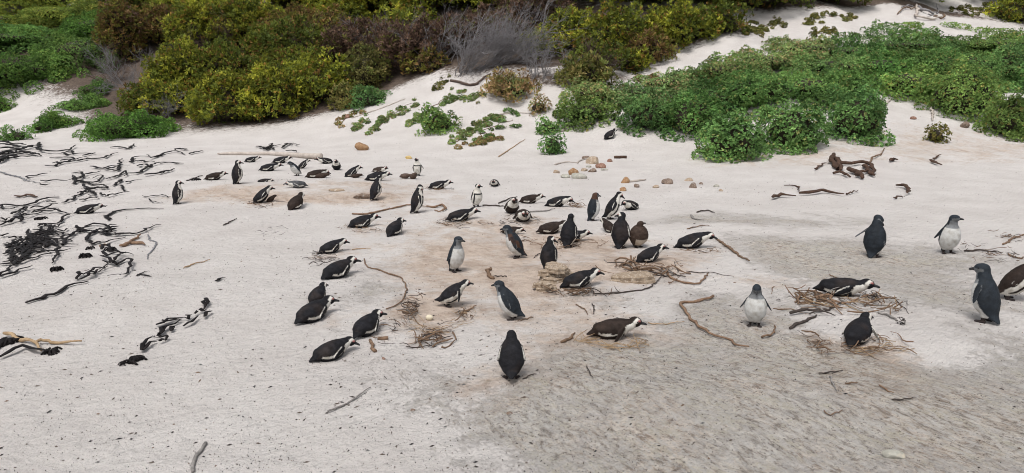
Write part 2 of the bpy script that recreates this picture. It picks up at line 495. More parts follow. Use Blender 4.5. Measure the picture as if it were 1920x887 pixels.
def lump_mesh(name, sx, sy, sz, mat, seed, rough=.25, facets=7, sub=3):
    """an angular stone: a ball cut by random planes, then roughened"""
    import bmesh
    bm = bmesh.new()
    bmesh.ops.create_icosphere(bm, subdivisions=sub, radius=1)
    rr = np.random.default_rng(seed)
    pl = rr.normal(size=(facets, 3)); pl /= np.linalg.norm(pl, axis=1)[:, None]; dd = rr.uniform(.55, .85, facets)
    for v in bm.verts:
        p = np.array(v.co)
        for nrm, d in zip(pl, dd):
            e = p @ nrm - d
            if e > 0: p = p - nrm * e * .88
        k = 1 + rough * .35 * float(vnoise(p[0] * 2.5 + seed, p[1] * 2.5 + p[2] * 1.7, seed))
        v.co = Vector((p[0] * sx * k, p[1] * sy * k, p[2] * sz * k))
    m = bpy.data.meshes.new(name); bm.to_mesh(m); bm.free()
    m.polygons.foreach_set('use_smooth', [False] * len(m.polygons))
    m.materials.append(mat)
    return m

# ------------------------------------------------------------------ bushes, creepers, dead scrub
PAL = {   # leaf colours of each kind, with weights
    'olive': ([(.150, .160, .022), (.086, .102, .020), (.250, .245, .034), (.055, .070, .016), (.180, .110, .026)], [.34, .26, .20, .14, .06]),
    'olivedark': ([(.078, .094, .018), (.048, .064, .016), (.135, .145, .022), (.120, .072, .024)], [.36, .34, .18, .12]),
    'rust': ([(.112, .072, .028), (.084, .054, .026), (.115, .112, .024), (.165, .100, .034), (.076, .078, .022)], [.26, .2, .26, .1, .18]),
    'dry': ([(.080, .050, .036), (.054, .036, .028), (.115, .076, .050), (.080, .078, .022)], [.36, .32, .18, .14]),
    'mat': ([(.094, .150, .048), (.068, .117, .038), (.132, .195, .064), (.049, .085, .032), (.165, .158, .058)], [.34, .26, .22, .12, .06]),
    'matpale': ([(.118, .165, .058), (.092, .140, .050), (.160, .185, .072), (.185, .140, .070)], [.36, .3, .22, .12]),
    'matdry': ([(.145, .122, .048), (.185, .122, .064), (.088, .112, .042), (.23, .155, .086)], [.3, .3, .24, .16]),
    'creeper': ([(.070, .128, .030), (.050, .092, .024), (.100, .150, .036), (.038, .068, .022)], [.34, .32, .18, .16]),
    'creeperyellow': ([(.140, .148, .030), (.098, .124, .024), (.185, .170, .034), (.064, .082, .020)], [.34, .3, .2, .16]),
    'heath': ([(.116, .110, .034), (.088, .084, .031), (.160, .130, .048), (.080, .098, .027)], [.3, .3, .2, .2]),
}

def foliage(lobes, count, kind, leaf, narrow, upright, cut_ground=True, inner=.16, tilt=(25, 65), k=5, hue=None, gain=1.78):
    """leaf clusters spread through the outer part of a set of rounded lobes"""
    C = np.array([l[0] for l in lobes], float); S = np.array([l[1] for l in lobes], float)
    area = (S[:, 0] * S[:, 1] + S[:, 0] * S[:, 2] + S[:, 1] * S[:, 2]); pr = area / area.sum()
    m = int(count * 2.6)
    li = RNG.choice(len(lobes), m, p=pr)
    d = RNG.normal(size=(m, 3)); d /= np.linalg.norm(d, axis=1)[:, None]
    rf = 1 - np.abs(RNG.normal(0, inner, m))
    p = C[li] + d * S[li] * rf[:, None]
    keep = rf > .2
    for j in range(len(lobes)):
        q = np.linalg.norm((p - C[j]) / S[j], axis=1)
        keep &= ~((q < .60) & (li != j))
    g = ground(p[:, 0], p[:, 1])
    keep &= p[:, 2] > g - .01
    keep &= ~((d[:, 1] > .55) & (d[:, 2] < .1))                         # nothing of the side no one can see
    p, d, li = p[keep][:count], d[keep][:count], li[keep][:count]
    n = len(p)
    nor = d / S[li]; nor /= np.linalg.norm(nor, axis=1)[:, None]
    nor = nor * (1 - upright) + np.array([0, 0, 1.0]) * upright + RNG.normal(0, .22, (n, 3))
    nor /= np.linalg.norm(nor, axis=1)[:, None]
    t1 = np.cross(nor, RNG.normal(size=(n, 3))); t1 /= np.linalg.norm(t1, axis=1)[:, None] + 1e-9
    t2 = np.cross(nor, t1)
    cols, wts = PAL[kind]; cols = np.array(cols)
    # colour drifts from clump to clump, then leaf to leaf
    cl = vnoise(p[:, 0] * 1.1 + p[:, 2] * .9, p[:, 1] * 1.1 + p[:, 2] * 1.3, len(kind)) + .5
    order = np.argsort(cols.sum(1)); cw = np.cumsum(np.array(wts)[order])
    pick = np.searchsorted(cw, np.clip(cl * .45 + RNG.random(n) * .75 - .10, 0, .999))
    base = cols[order][np.clip(pick, 0, len(cols) - 1)]
    base = base * gain * RNG.uniform(.8, 1.25, (n, 1)) * RNG.uniform(.58, 1.45, len(lobes))[li][:, None]
    if hue is not None: base = base * np.array(hue)
    size = leaf * RNG.uniform(.65, 1.35, n)
    V = []; Cc = []
    for j in range(k):
        a = 2 * math.pi * j / k + RNG.random(n) * 1.2
        tl = np.radians(RNG.uniform(*tilt, n))
        rad = t1 * np.cos(a)[:, None] + t2 * np.sin(a)[:, None]
        dr = nor * np.cos(tl)[:, None] + rad * np.sin(tl)[:, None]
        sd = np.cross(dr, nor); sd /= np.linalg.norm(sd, axis=1)[:, None] + 1e-9
        L = (size * RNG.uniform(.75, 1.2, n))[:, None]
        b = p + nor * (RNG.random(n)[:, None] - .5) * L * .5
        mid = b + dr * L * .55
        V.append(np.stack([b, mid + sd * L * narrow, b + dr * L, mid - sd * L * narrow], 1))
        Cc.append(np.repeat((base * RNG.uniform(.82, 1.18, (n, 1)))[:, None, :], 4, 1))
    V = np.concatenate(V).reshape(-1, 3); Cc = np.concatenate(Cc).reshape(-1, 3)
    F = np.arange(len(V)).reshape(-1, 4)
    return V, F, Cc

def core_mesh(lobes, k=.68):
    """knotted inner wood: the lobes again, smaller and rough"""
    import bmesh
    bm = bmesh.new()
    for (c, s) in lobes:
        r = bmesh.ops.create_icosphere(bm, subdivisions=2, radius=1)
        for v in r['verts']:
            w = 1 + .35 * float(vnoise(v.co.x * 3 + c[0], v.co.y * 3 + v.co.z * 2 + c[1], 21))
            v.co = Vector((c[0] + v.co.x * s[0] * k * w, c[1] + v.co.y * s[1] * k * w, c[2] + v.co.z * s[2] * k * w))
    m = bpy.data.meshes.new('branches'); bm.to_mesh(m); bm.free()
    m.materials.append(M_SHADECORE)
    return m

def dome_lobes(cx, cy, gz, rx, ry, h, n, sub=(.30, .46)):
    """a dome that stands on the sand, broken into smaller rounded clumps"""
    out = [((cx, cy, gz + h * .36), (rx * .80, ry * .80, h * .52))]
    for i in range(n):
        a = RNG.uniform(0, 2 * math.pi); e = math.asin(RNG.uniform(-.12, .97))
        if math.sin(a) > .45 and RNG.random() < .6: a = -a
        f = RNG.uniform(*sub)
        q = (cx + rx * .72 * math.cos(a) * math.cos(e), cy + ry * .72 * math.sin(a) * math.cos(e), gz + h * .30 + h * .44 * math.sin(e))
        out.append((q, (rx * f, ry * f, max(h * f * .85, rx * f * .45))))
    return out

def tufts(lobes, n, r0, r1, up=.5):
    """small shoots standing proud of the rounded clumps, so that the outline is ragged"""
    out = []
    big = lobes[1:] or lobes
    for i in range(n):
        c, s = big[int(RNG.integers(len(big)))]
        d = RNG.normal(size=3); d[1] = -abs(d[1]) * (1 if RNG.random() < .7 else -1); d[2] = abs(d[2]) + up; d = d / np.linalg.norm(d)
        r = RNG.uniform(r0, r1)
        f = RNG.uniform(.9, 1.12)
        out.append((tuple(np.array(c) + d * np.array(s) * f), (r, r, r * RNG.uniform(1.0, 1.7))))
    return out

def shoots_on(main, cx, cy, gz, rx, ry, hh, n):
    """upright leafy shoots spaced over the dome, with clefts left between them"""
    cand = []
    while len(cand) < n * 7:
        a = RNG.uniform(math.pi, 2 * math.pi) if RNG.random() < .72 else RNG.uniform(0, math.pi)
        e = math.asin(RNG.uniform(-.02, 1))
        q = np.array([cx + rx * .86 * math.cos(a) * math.cos(e), cy + ry * .86 * math.sin(a) * math.cos(e), gz + hh * (.16 + .68 * math.sin(e))])
        q += RNG.normal(0, .09, 3) * min(rx, 1.5)
        cand.append(q)
    cand = np.array(cand); pick = [0]; dmin = np.linalg.norm(cand - cand[0], axis=1)
    while len(pick) < n:
        k = int(np.argmax(dmin)); pick.append(k); dmin = np.minimum(dmin, np.linalg.norm(cand - cand[k], axis=1))
    out = []
    sp = math.sqrt(2.2 * math.pi * rx * (ry + hh) / 2 / n)
    for k in pick:
        r = sp * RNG.uniform(.34, .58)
        out.append((tuple(cand[k]), (r, r, r * RNG.uniform(1.05, 1.6))))
    return out

def fit_dome(bx, by, w, h, depth=.8):
    G = at(bx, by); D = depth_of(G)
    rx = w / 2 * D / F_PX; ry = max(rx * depth, .3)
    cy = G[1] + ry * .75; cx = G[0] * cy / G[1]
    gz = float(ground(cx, cy))
    d = ray_dir(bx, by - h); t = (cy) / d[1]
    top = CAM_H + d[2] * t
    hh = max(top - gz, .35)
    return cx, cy, gz, rx, ry, hh, D

def shrub(name, cat, kind, bx, by, w, h, label, group, dens=1.0, leaf=.085, narrow=.21, upright=.55, n=12, depth=.8, hue=None, k=4):
    cx, cy, gz, rx, ry, hh, D = fit_dome(bx, by, w, h, depth)
    root = empty(name, (cx, cy, gz))
    main = dome_lobes(cx, cy, gz, rx * .94, ry * .94, hh * .94, max(n // 3, 4))
    shoots = shoots_on(main, cx, cy, gz, rx, ry, hh, int(10 + 17 * rx * max(hh, .6)))
    area = rx * hh * 1.6 + rx * ry
    under = {'olive': 'olivedark', 'olivedark': 'olivedark', 'rust': 'dry'}.get(kind, kind)  # darker leaves below the shoots: cleft shade put into the leaf colour
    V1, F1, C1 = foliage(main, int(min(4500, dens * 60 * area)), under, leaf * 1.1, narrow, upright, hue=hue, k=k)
    lobes = main
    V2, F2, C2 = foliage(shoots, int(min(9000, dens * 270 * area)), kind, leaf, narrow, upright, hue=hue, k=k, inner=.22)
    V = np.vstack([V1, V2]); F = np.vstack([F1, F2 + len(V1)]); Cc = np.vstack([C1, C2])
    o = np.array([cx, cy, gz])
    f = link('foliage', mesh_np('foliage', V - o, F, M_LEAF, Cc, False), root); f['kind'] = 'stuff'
    c = core_mesh([(tuple(np.array(l[0]) - o), l[1]) for l in lobes[:1]], .80)
    link('branches', c, root)  # one solid dark lump standing in for inner wood and its shade
    tag(root, label, cat, group)
    return root

def mat_plant(kind, bx, by, w, h, label, group, dens=1.0, leaf=.075, depth=.9, n=10, hue=None, name='creeping_bush', cat='bush'):
    cx, cy, gz, rx, ry, hh, D = fit_dome(bx, by, w, h, depth)
    hh = min(hh * 1.12, rx * 1.1 + .2)
    root = empty(name, (cx, cy, gz))
    slope = float(ground(cx, cy + ry) - ground(cx, cy - ry)) / (2 * ry)
    lobes = []
    for (c, s) in dome_lobes(cx, cy, gz, rx, ry, hh, n, (.26, .42)):
        c = (c[0], c[1], c[2] + slope * (c[1] - cy))
        lobes.append((c, s))
    lobes += tufts(lobes, int(10 + 14 * rx), .09, .2, .3)
    for i in range(int(n * 1.6)):                                       # low sprawling edge
        a = RNG.uniform(0, 2 * math.pi); f = RNG.uniform(.14, .26)
        x = cx + rx * .93 * math.cos(a); y = cy + ry * .93 * math.sin(a)
        lobes.append(((x, y, float(ground(x, y)) + hh * .04), (rx * f, ry * f, min(hh * .3, rx * f))))
    count = int(min(13000, dens * 760 * (rx * hh * 1.4 + rx * ry * 1.9)))
    if hue is None:
        v = RNG.uniform(.92, 1.36); hue = (v * RNG.uniform(.82, 1.08), v, v * RNG.uniform(.85, 1.1))
    V, F, Cc = foliage(lobes, count, kind, leaf * .68, .36, .35, tilt=(30, 78), hue=hue, inner=.12, k=4)
    o = np.array([cx, cy, gz])
    f = link('foliage', mesh_np('foliage', V - o, F, M_LEAF, Cc, False), root); f['kind'] = 'stuff'
    if hh > .25:
        link('branches', core_mesh([(tuple(np.array(l[0]) - o), l[1]) for l in lobes[:1]], .82), root)  # same solid core, its dark colour painting the inner shade
    tag(root, label, cat, group)
    return root

def sprawl(kind, pts, wpx, label, group, dens=1.9, leaf=.042, h=.09, gap=.0, stem=True):
    """a low runner creeping over the sand along a line of pixels"""
    w = np.array([at(*p)[:2] for p in pts]); D = depth_of(at(*pts[len(pts) // 2]))
    L = np.linalg.norm(np.diff(w, axis=0), axis=1).sum(); r = wpx / 2 * D / F_PX
    n = max(int(L / (r * .9)), 3)
    q = smooth_path(w, n)
    o = np.array([q[:, 0].mean(), q[:, 1].mean(), 0]); o[2] = float(ground(o[0], o[1]))
    root = empty('trailing_plant', tuple(o))
    lobes = []
    q[1:-1] += RNG.normal(0, r * .55, (len(q) - 2, 2))
    for x, y in q:
        if RNG.random() < .22: continue
        for _ in range(3):
            if RNG.random() < gap: continue
            xx, yy = x + RNG.normal(0, r * .9), y + RNG.normal(0, r * 1.7)
            f = RNG.uniform(.35, .95)
            lobes.append(((xx, yy, float(ground(xx, yy)) + h * .15), (r * f, r * f * 1.2, h * RNG.uniform(.6, 1.3))))
    if not lobes: lobes = [((q[0][0], q[0][1], o[2]), (r, r, h))]
    count = int(min(4500, dens * 200 * len(lobes) * r * r * 3.6) + 40)
    V, F, Cc = foliage(lobes, count, kind, leaf, .36, .4, tilt=(35, 80), inner=.25)
    f = link('foliage', mesh_np('foliage', V - o, F, M_LEAF, Cc, False), root); f['kind'] = 'stuff'
    if stem:
        zz = ground(q[:, 0], q[:, 1])
        mb = MB(); mb.tube(np.column_stack([q, zz + .012]) - o, taper(len(q), .016), 5)
        mb.build('stem', M_TWIG, root)
    tag(root, label, 'plant', group)
    return root

def dead_bush(bx, by, w, h, lean, label, mat, nstem=14, fine=1.0, group='dead grey scrub'):
    """bare branching scrub; lean is the sideways drift of its twigs"""
    cx, cy, gz, rx, ry, hh, D = fit_dome(bx, by, w, h, .6)
    root = empty('dead_shrub', (cx, cy, gz))
    def grow(mb, p, d, L, r, lev):
        n = 6
        pts = [np.array(p)]
        for i in range(n):
            d = unit3(d + RNG.normal(0, .13, 3) + np.array([lean * .05, 0, .02]))
            pts.append(pts[-1] + d * L / n)
        mb.tube(pts, np.linspace(r, r * .45, n + 1), 3)
        if lev > 0:
            for j in range(int(RNG.integers(3, 7))):
                t = RNG.integers(1, n + 1)
                nd = unit3(d + RNG.normal(0, .42, 3))
                grow(mb, pts[t], nd, L * RNG.uniform(.45, .75), r * .55, lev - 1)
    for s in range(nstem):
        mb = MB()
        x = RNG.uniform(-.35, .35) * rx; y = RNG.uniform(-.4, .3) * ry
        g = float(ground(cx + x, cy + y)) - gz
        d = unit3(np.array([x / rx * 2.2 + lean + RNG.normal(0, .35), -.25 + RNG.normal(0, .4), RNG.uniform(.5, 1.3)]))
        grow(mb, (x, y, g - .03), d, (rx + hh) * .50 * RNG.uniform(.6, 1.05), .020, 3 if fine >= 1 else 2)
        mb.build('branch', mat, root)
    tag(root, label, 'dead shrub', group)
    return root

def unit3(v): return v / (np.linalg.norm(v) + 1e-9)

print_tris = 0
GB, GM, GC = 'shrubs of the dune thicket', 'green bushes sprawling over the dune', 'creeping green cover at the far dune end'
# far cover: pale and dark mats at the left end of the dune
for kind, bx, by, w, h, label in [
    ('creeper', 40, 178, 210, 75, 'dark green mat whose lower edge meets the sand above the kelp end'),
    ('creeper', 160, 140, 170, 70, 'dark green mat behind the bare purple-brown scrub'),
    ('creeper', 30, 112, 230, 50, 'mid-green mat on the slope above the lowest dark mat'),
    ('creeper', 185, 85, 150, 50, 'mid-green mat running up to the reddish shrub'),
    ('creeperyellow', 20, 75, 200, 45, 'yellowish mat at the outer end of the upper slope'),
    ('creeperyellow', 120, 60, 180, 45, 'yellowish mat in the middle of the upper slope'),
    ('creeperyellow', 60, 30, 240, 45, 'yellow-green mat that closes the top of the far slope'),
    ('creeperyellow', 215, 38, 130, 45, 'yellow-green mat beside the tops of the rusty shrubs'),
    ('creeper', -60, 190, 150, 110, 'dark green mat cut off at the outermost end of the dune')]:
    mat_plant(kind, bx, by, w, h, label, GC, dens=.75, leaf=.10, depth=1.0, n=12)
# thicket: back rows first
for kind, bx, by, w, h, label, de in [
    ('olivedark', 300, 30, 170, 60, 'dark bush filling the top of the thicket above the rusty shrubs', .8),
    ('olive', 420, 20, 200, 55, 'olive bush at the top of the thicket behind the first yellow tufts', .8),
    ('olive', 560, 28, 200, 60, 'olive bush along the thicket top above the red-brown scrub', .8),
    ('olive', 700, 40, 220, 70, 'bright olive bush above the dark dry hollow of the thicket', .9),
    ('olive', 850, 36, 200, 62, 'bright olive bush capping the dark dry scrub at the thicket middle', .9),
    ('olivedark', 985, 18, 160, 50, 'dark olive bush at the top behind the grey dead spray', .8),
    ('olive', 1120, 30, 200, 65, 'olive bush at the top behind the wind-swept green crest', .8),
    ('olive', 1260, 34, 220, 70, 'olive bush on the crest above the sand strip', .8),
    ('olivedark', 1400, 40, 190, 75, 'dark olive bush where the sand strip reaches the crest', .8),
    ('olivedark', 1530, 8, 170, 50, 'dark bush on the crest above the middle of the white sand strip', .7),
    ('olivedark', 1680, 4, 200, 50, 'dark bush on the crest directly above the driftwood pile', .7),
    ('olivedark', 1830, 8, 190, 45, 'dark bush on the crest past the driftwood pile', .7),
    ('olive', 1905, 44, 90, 40, 'olive tuft at the outer end of the upper sand strip', .7),
    ('rust', 232, 128, 70, 110, 'upright reddish-brown shrub at the far edge of the thicket', .9),
    ('rust', 300, 95, 130, 62, 'rusty shrub with brown tops next to the upright reddish one', .9),
    ('olive', 395, 100, 130, 80, 'olive shrub above the brightest yellow tufts', .9),
    ('olive', 470, 95, 150, 75, 'olive shrub in the second row above the big yellow shrub', .9),
    ('rust', 590, 95, 170, 56, 'red-brown shrub in the second row above the tangled bare twigs', .9),
    ('olivedark', 545, 130, 140, 70, 'dull green shrub crowded in the dark middle of the thicket', .9),
    ('dry', 700, 118, 170, 56, 'dark dry shrub beneath the bright olive crest', .9),
    ('dry', 800, 128, 170, 60, 'dark brown dry shrub over the shadowed hollow', .9),
    ('dry', 905, 96, 170, 42, 'dark dry shrub behind the grey dead spray', .9),
    ('olive', 640, 62, 100, 50, 'small olive shrub among the red-brown scrub of the second row', .9),
    ('olive', 335, 66, 100, 56, 'small yellow shrub poking up between the two rusty ones', .9),
    ('olive', 765, 78, 100, 45, 'small olive shrub poking out of the dark dry scrub', .8),
    ('dry', 1000, 60, 130, 60, 'brown dry scrub between the dead spray and the green crest', .8)]:
    shrub('shrub', 'shrub', kind, bx, by, w * 1.22, h * 1.28, label, GB, dens=de, leaf=.155, n=13)
for kind, bx, by, w, h, label, de in [
    ('olivedark', 275, 215, 90, 60, 'small olive shrub at the lower far corner of the thicket', 1),
    ('olive', 345, 180, 130, 105, 'yellow-topped shrub that rises above the grey dead bush', 1.1),
    ('olive', 330, 222, 110, 65, 'low shrub mixed with grey twigs at the foot of the yellow-topped one', 1),
    ('olivedark', 420, 165, 140, 85, 'deep green shrub in the middle of the thicket', 1),
    ('olive', 440, 236, 150, 100, 'big yellow-green shrub bulging lowest onto the sand', 1.15),
    ('olive', 520, 228, 140, 110, 'bushy yellow-green shrub next to the lowest one', 1.15),
    ('olivedark', 545, 165, 150, 75, 'dark green rounded shrub above the bushy yellow-green one', 1),
    ('olive', 600, 200, 130, 90, 'dark olive shrub ending the thicket above the red leaf litter', 1.05),
    ('heath', 690, 175, 95, 90, 'loose brown-green shrub with bare stems beside the sand gully', .75),
    ('heath', 655, 205, 70, 45, 'small brownish shrub below the loose brown-green one', .9),
    ('rust', 800, 140, 90, 40, 'short rusty shrub at the head of the sand gully', .8)]:
    shrub('shrub', 'shrub', kind, bx, by, w, h, label, GB, dens=de, leaf=.135, n=18)
for kind, bx, by, w, h, label, de in [
    ('olive', 1012, 108, 80, 50, 'bright lime tuft leaning out over the grey dead branches', 1.1),
    ('olive', 1070, 100, 120, 75, 'wind-swept bright green shrub behind the lime tuft', 1.1),
    ('olive', 1160, 112, 160, 95, 'wind-swept olive shrub in the middle of the crest row', 1.05),
    ('rust', 1205, 125, 120, 60, 'orange-brown shrub at the lower edge of the crest row', .9),
    ('olivedark', 1120, 135, 130, 45, 'shaded shrub with bare stems under the wind-swept crest', .7),
    ('olive', 1270, 95, 150, 80, 'yellow-green shrub ending above the sand strip', 1.05),
    ('olivedark', 1345, 70, 110, 60, 'last dark shrub tapering along the sand strip', .9),
    ('olive', 1185, 138, 70, 40, 'little yellow tuft hanging at the foot of the crest row', 1),
    ('heath', 1095, 168, 100, 55, 'rounded yellow-brown bush alone below the shaded stems', 1.1),
    ('matdry', 955, 193, 105, 52, 'dry golden-brown bush alone on the sand bank', 1.0)]:
    shrub('shrub', 'shrub', kind, bx, by, w, h, label, GB, dens=de, leaf=.135, n=16)
# the dark space under the crest
dead_bush(262, 178, 90, 80, -.3, 'grey bare bush standing between the far mats and the thicket', M_DEAD, 12)
dead_bush(215, 160, 100, 45, .1, 'brown bare scrub creeping out of the far dark mat', M_DEADB, 9)
dead_bush(875, 146, 130, 105, .9, 'pale grey dead spray sweeping up beside the sand gully', M_DEAD, 26)
dead_bush(945, 125, 130, 110, .8, 'grey dead spray rising behind the golden-brown bush', M_DEAD, 24)
dead_bush(1020, 160, 110, 60, .2, 'low grey dead tangle under the lime tuft', M_DEAD, 10)
dead_bush(990, 70, 110, 70, .5, 'dull brown dead bush under the dark crest', M_DEADB, 10)
dead_bush(760, 140, 150, 70, -.3, 'dead tangle in the shadowed hollow of the thicket', M_DEADB, 12)
dead_bush(610, 130, 120, 70, -.5, 'bare red-brown twigs between the middle shrubs of the thicket', M_DEADB, 10)
dead_bush(720, 125, 120, 80, .2, 'bare twigs standing through the dark dry shrub', M_DEAD, 9)
dead_bush(825, 130, 130, 80, .4, 'grey twigs standing through the dark brown dry shrub', M_DEAD, 9)
dead_bush(420, 110, 110, 60, -.2, 'bare brown twigs between the olive shrubs of the second row', M_DEADB, 8)
dead_bush(650, 170, 70, 70, .1, 'forked bare limbs beside the loose brown-green shrub', M_DEAD, 6)
dead_bush(300, 228, 90, 45, .1, 'grey twiggy growth at the lower corner of the thicket', M_DEAD, 8)
dead_bush(1120, 150, 120, 40, .2, 'bare branches at the foot of the shaded crest shrub', M_DEADB, 8)

# green mats of the right-hand dune
for kind, bx, by, w, h, label in [
    ('mat', 1820, 116, 280, 36, 'long dark green bush along the top of the green slope'),
    ('mat', 1680, 126, 220, 34, 'dark green bush where the green slope meets the upper sand'),
    ('matpale', 1500, 116, 140, 26, 'paler bush with yellowish tips at the upper edge of the slope'),
    ('mat', 1590, 132, 150, 34, 'deep green bush between the paler one and the long dark one'),
    ('matpale', 1430, 138, 130, 34, 'pale green bush in the upper corner above the sand patches'),
    ('mat', 1540, 152, 170, 40, 'green bush just above the row of white sand patches'),
    ('matpale', 1360, 168, 160, 50, 'greyish-green bush on the shoulder of the slope'),
    ('mat', 1650, 160, 140, 50, 'rounded green bush by the bare roots at mid slope'),
    ('mat', 1790, 165, 190, 65, 'broad green bush in the middle of the outer slope'),
    ('mat', 1900, 165, 130, 70, 'green bush at the outermost edge of the mid slope'),
    ('matpale', 1260, 188, 150, 44, 'pale bush mottled with brown on the inner shoulder'),
    ('mat', 1420, 215, 180, 70, 'big dark mound in the centre of the slope'),
    ('matpale', 1110, 200, 110, 36, 'inner bush bordering the open sand gully'),
    ('mat', 1100, 240, 120, 50, 'dense bush beside the burrow on its sandy side'),
    ('mat', 1215, 252, 110, 66, 'dense bush just past the burrow'),
    ('mat', 1300, 262, 120, 80, 'dense bush two past the burrow'),
    ('mat', 1370, 304, 130, 110, 'lowest big cushion that reaches farthest onto the beach'),
    ('mat', 1480, 286, 130, 130, 'rich green cushion beside the lowest one'),
    ('mat', 1600, 268, 130, 104, 'last rounded cushion before the bare sand alcove'),
    ('mat', 1700, 190, 130, 55, 'cushion over the back of the bare sand alcove'),
    ('mat', 1800, 225, 150, 100, 'broad cushion with a dead stick beneath it past the alcove'),
    ('mat', 1890, 262, 110, 110, 'outermost cushion hanging low by the dark lump'),
    ('mat', 1505, 196, 190, 52, 'green bush in the middle just below the white sand patches'),
    ('mat', 1580, 190, 130, 46, 'green bush between the sand patches and the alcove roots'),
    ('mat', 1335, 222, 150, 56, 'green bush on the inner shoulder above the lowest big cushion'),
    ('matpale', 1190, 206, 130, 40, 'bush with brownish crown above the burrow'),
    ('mat', 1730, 140, 160, 44, 'green bush in the upper middle of the outer slope'),
    ('mat', 1860, 142, 170, 36, 'green bush near the top of the outer slope'),
    ('mat', 1300, 232, 110, 50, 'green bush nestled behind the dense bush two past the burrow'),
    ('mat', 1985, 132, 190, 42, 'upper bush cut off at the outer edge of the green slope'),
    ('mat', 1990, 200, 180, 80, 'middle bush cut off at the outer edge of the green slope'),
    ('mat', 1965, 268, 120, 150, 'cushion cut off just past the outermost one')]:
    mat_plant(kind, bx, by, w, h, label, GM, dens=1.25, leaf=.080, n=14)
# low mats on the left sand
for kind, bx, by, w, h, label in [
    ('creeper', 238, 262, 180, 44, 'broad low green mat on the sand above the kelp'),
    ('creeper', 112, 240, 75, 24, 'small mat joined to the broad low mat'),
    ('creeper', 150, 210, 100, 22, 'thin green mat above the broad low mat'),
    ('creeper', 178, 182, 70, 22, 'thin yellowish mat under the grey bare bush'),
    ('creeper', 5, 210, 46, 22, 'little round mat at the outer edge under the dark mats'),
    ('creeper', 82, 248, 50, 14, 'scrap of green mat left of the broad low mat'),
    ('creeper', 30, 264, 50, 10, 'thin scrap of green mat just above the kelp heap'),
    ('mat', 822, 252, 80, 42, 'green cushion on the open sand bank'),
    ('mat', 690, 203, 90, 30, 'bright green edging under the brown-green shrub'),
    ('mat', 1036, 290, 46, 34, 'tuft at the lower end of the big green slope'),
    ('mat', 1028, 252, 46, 24, 'sparse tuft beside the white branch'),
    ('heath', 1752, 268, 40, 24, 'sprig of green in the bare sand alcove'),
    ('matdry', 1010, 216, 40, 24, 'dry yellow tussock at the end of a root')]:
    mat_plant(kind, bx, by, w, h, label, 'low green mats on the open sand', dens=1.3, leaf=.07, n=8, name='low_mat_plant', cat='plant')
for kind, pts, wpx, label in [
    ('matdry', [(632, 232), (650, 222), (664, 218)], 16, 'small yellowish runner at the outer foot of the sand bank'),
    ('matpale', [(663, 243), (680, 230), (692, 220)], 15, 'short green runner beside the yellowish one'),
    ('matpale', [(696, 248), (720, 226), (745, 210), (772, 194)], 16, 'long thin runner climbing the sand bank'),
    ('matpale', [(772, 230), (800, 210), (830, 190), (868, 180)], 18, 'brownish runner climbing above the green cushion'),
    ('matpale', [(850, 270), (880, 245), (910, 228), (925, 222)], 20, 'green runner in line with the white root'),
    ('mat', [(900, 262), (920, 245), (945, 232), (960, 224)], 24, 'wide green runner below the dry tussock'),
    ('matdry', [(880, 272), (905, 265), (930, 262)], 22, 'half dead runner with a bare sandy centre'),
    ('heath', [(815, 168), (830, 158), (838, 152)], 14, 'short runner at the foot of the pale dead spray'),
    ('matpale', [(870, 188), (890, 182), (905, 180)], 12, 'faint runner beside the golden-brown bush'),
    ('heath', [(1510, 40), (1550, 30), (1600, 32)], 16, 'low scrub across the upper white sand strip'),
    ('heath', [(1520, 64), (1545, 58), (1570, 62)], 12, 'low yellow scrub in the upper sand strip'),
    ('heath', [(1400, 62), (1430, 52), (1460, 40)], 14, 'brown low scrub where the sand strip bends'),
    ('heath', [(1800, 22), (1850, 20), (1890, 22)], 14, 'thin scrub past the driftwood on the upper sand'),
    ('matdry', [(1195, 150), (1215, 148), (1230, 142)], 16, 'dry runner along the sand strip beside the pale bush')]:
    sprawl(kind, pts, wpx, label, 'runners on the sand bank')
# ------------------------------------------------------------------ penguins
BLACK = np.array([.014, .014, .017]); BROWNB = np.array([.028, .020, .017]); WHITE = np.array([.70, .68, .63])
JUV = np.array([.025, .031, .039]); JUVW = np.array([.60, .60, .585]); GREYF = np.array([.16, .17, .18])
CHICK = np.array([.060, .041, .033]); MOLT = np.array([.075, .042, .030]); PINK = np.array([.42, .17, .16])
FOOT = np.array([.045, .036, .036])

SEC = np.array([  # along the trunk, ventral shift, half width, ventral depth, dorsal depth
    [-.150, -.062, .016, .006, .006], [-.115, -.046, .036, .014, .013], [-.075, -.020, .058, .044, .036],
    [-.030, -.004, .088, .080, .066], [.035, .008, .118, .108, .090], [.105, .013, .123, .115, .098],
    [.170, .011, .116, .103, .095], [.215, .006, .102, .088, .085], [.250, .002, .084, .074, .073], [.280, .0, .066, .062, .061]])

def unit(v):
    v = np.asarray(v, float); return v / (np.linalg.norm(v) + 1e-12)

def loft(centres, ex, ey, rx, ryp, ryn, sides):
    """closed loft; returns verts, faces and (ring, angle) of every vertex"""
    V = []; F = []; I = []
    n = len(centres)
    for i in range(n):
        for k in range(sides):
            a = 2 * math.pi * k / sides
            ca, sa = math.cos(a), math.sin(a)
            V.append(centres[i] + ex[i] * rx[i] * sa + ey[i] * ca * (ryp[i] if ca > 0 else ryn[i])); I.append((i, a))
    for i in range(n - 1):
        for k in range(sides):
            k2 = (k + 1) % sides
            F.append((i * sides + k, i * sides + k2, (i + 1) * sides + k2, (i + 1) * sides + k))
    c0 = len(V); V.append(centres[0]); I.append((0, 0)); V.append(centres[-1]); I.append((n - 1, 0))
    for k in range(sides):
        k2 = (k + 1) % sides
        F.append((c0, k2, k)); F.append((c0 + 1, (n - 1) * sides + k, (n - 1) * sides + k2))
    return V, F, I

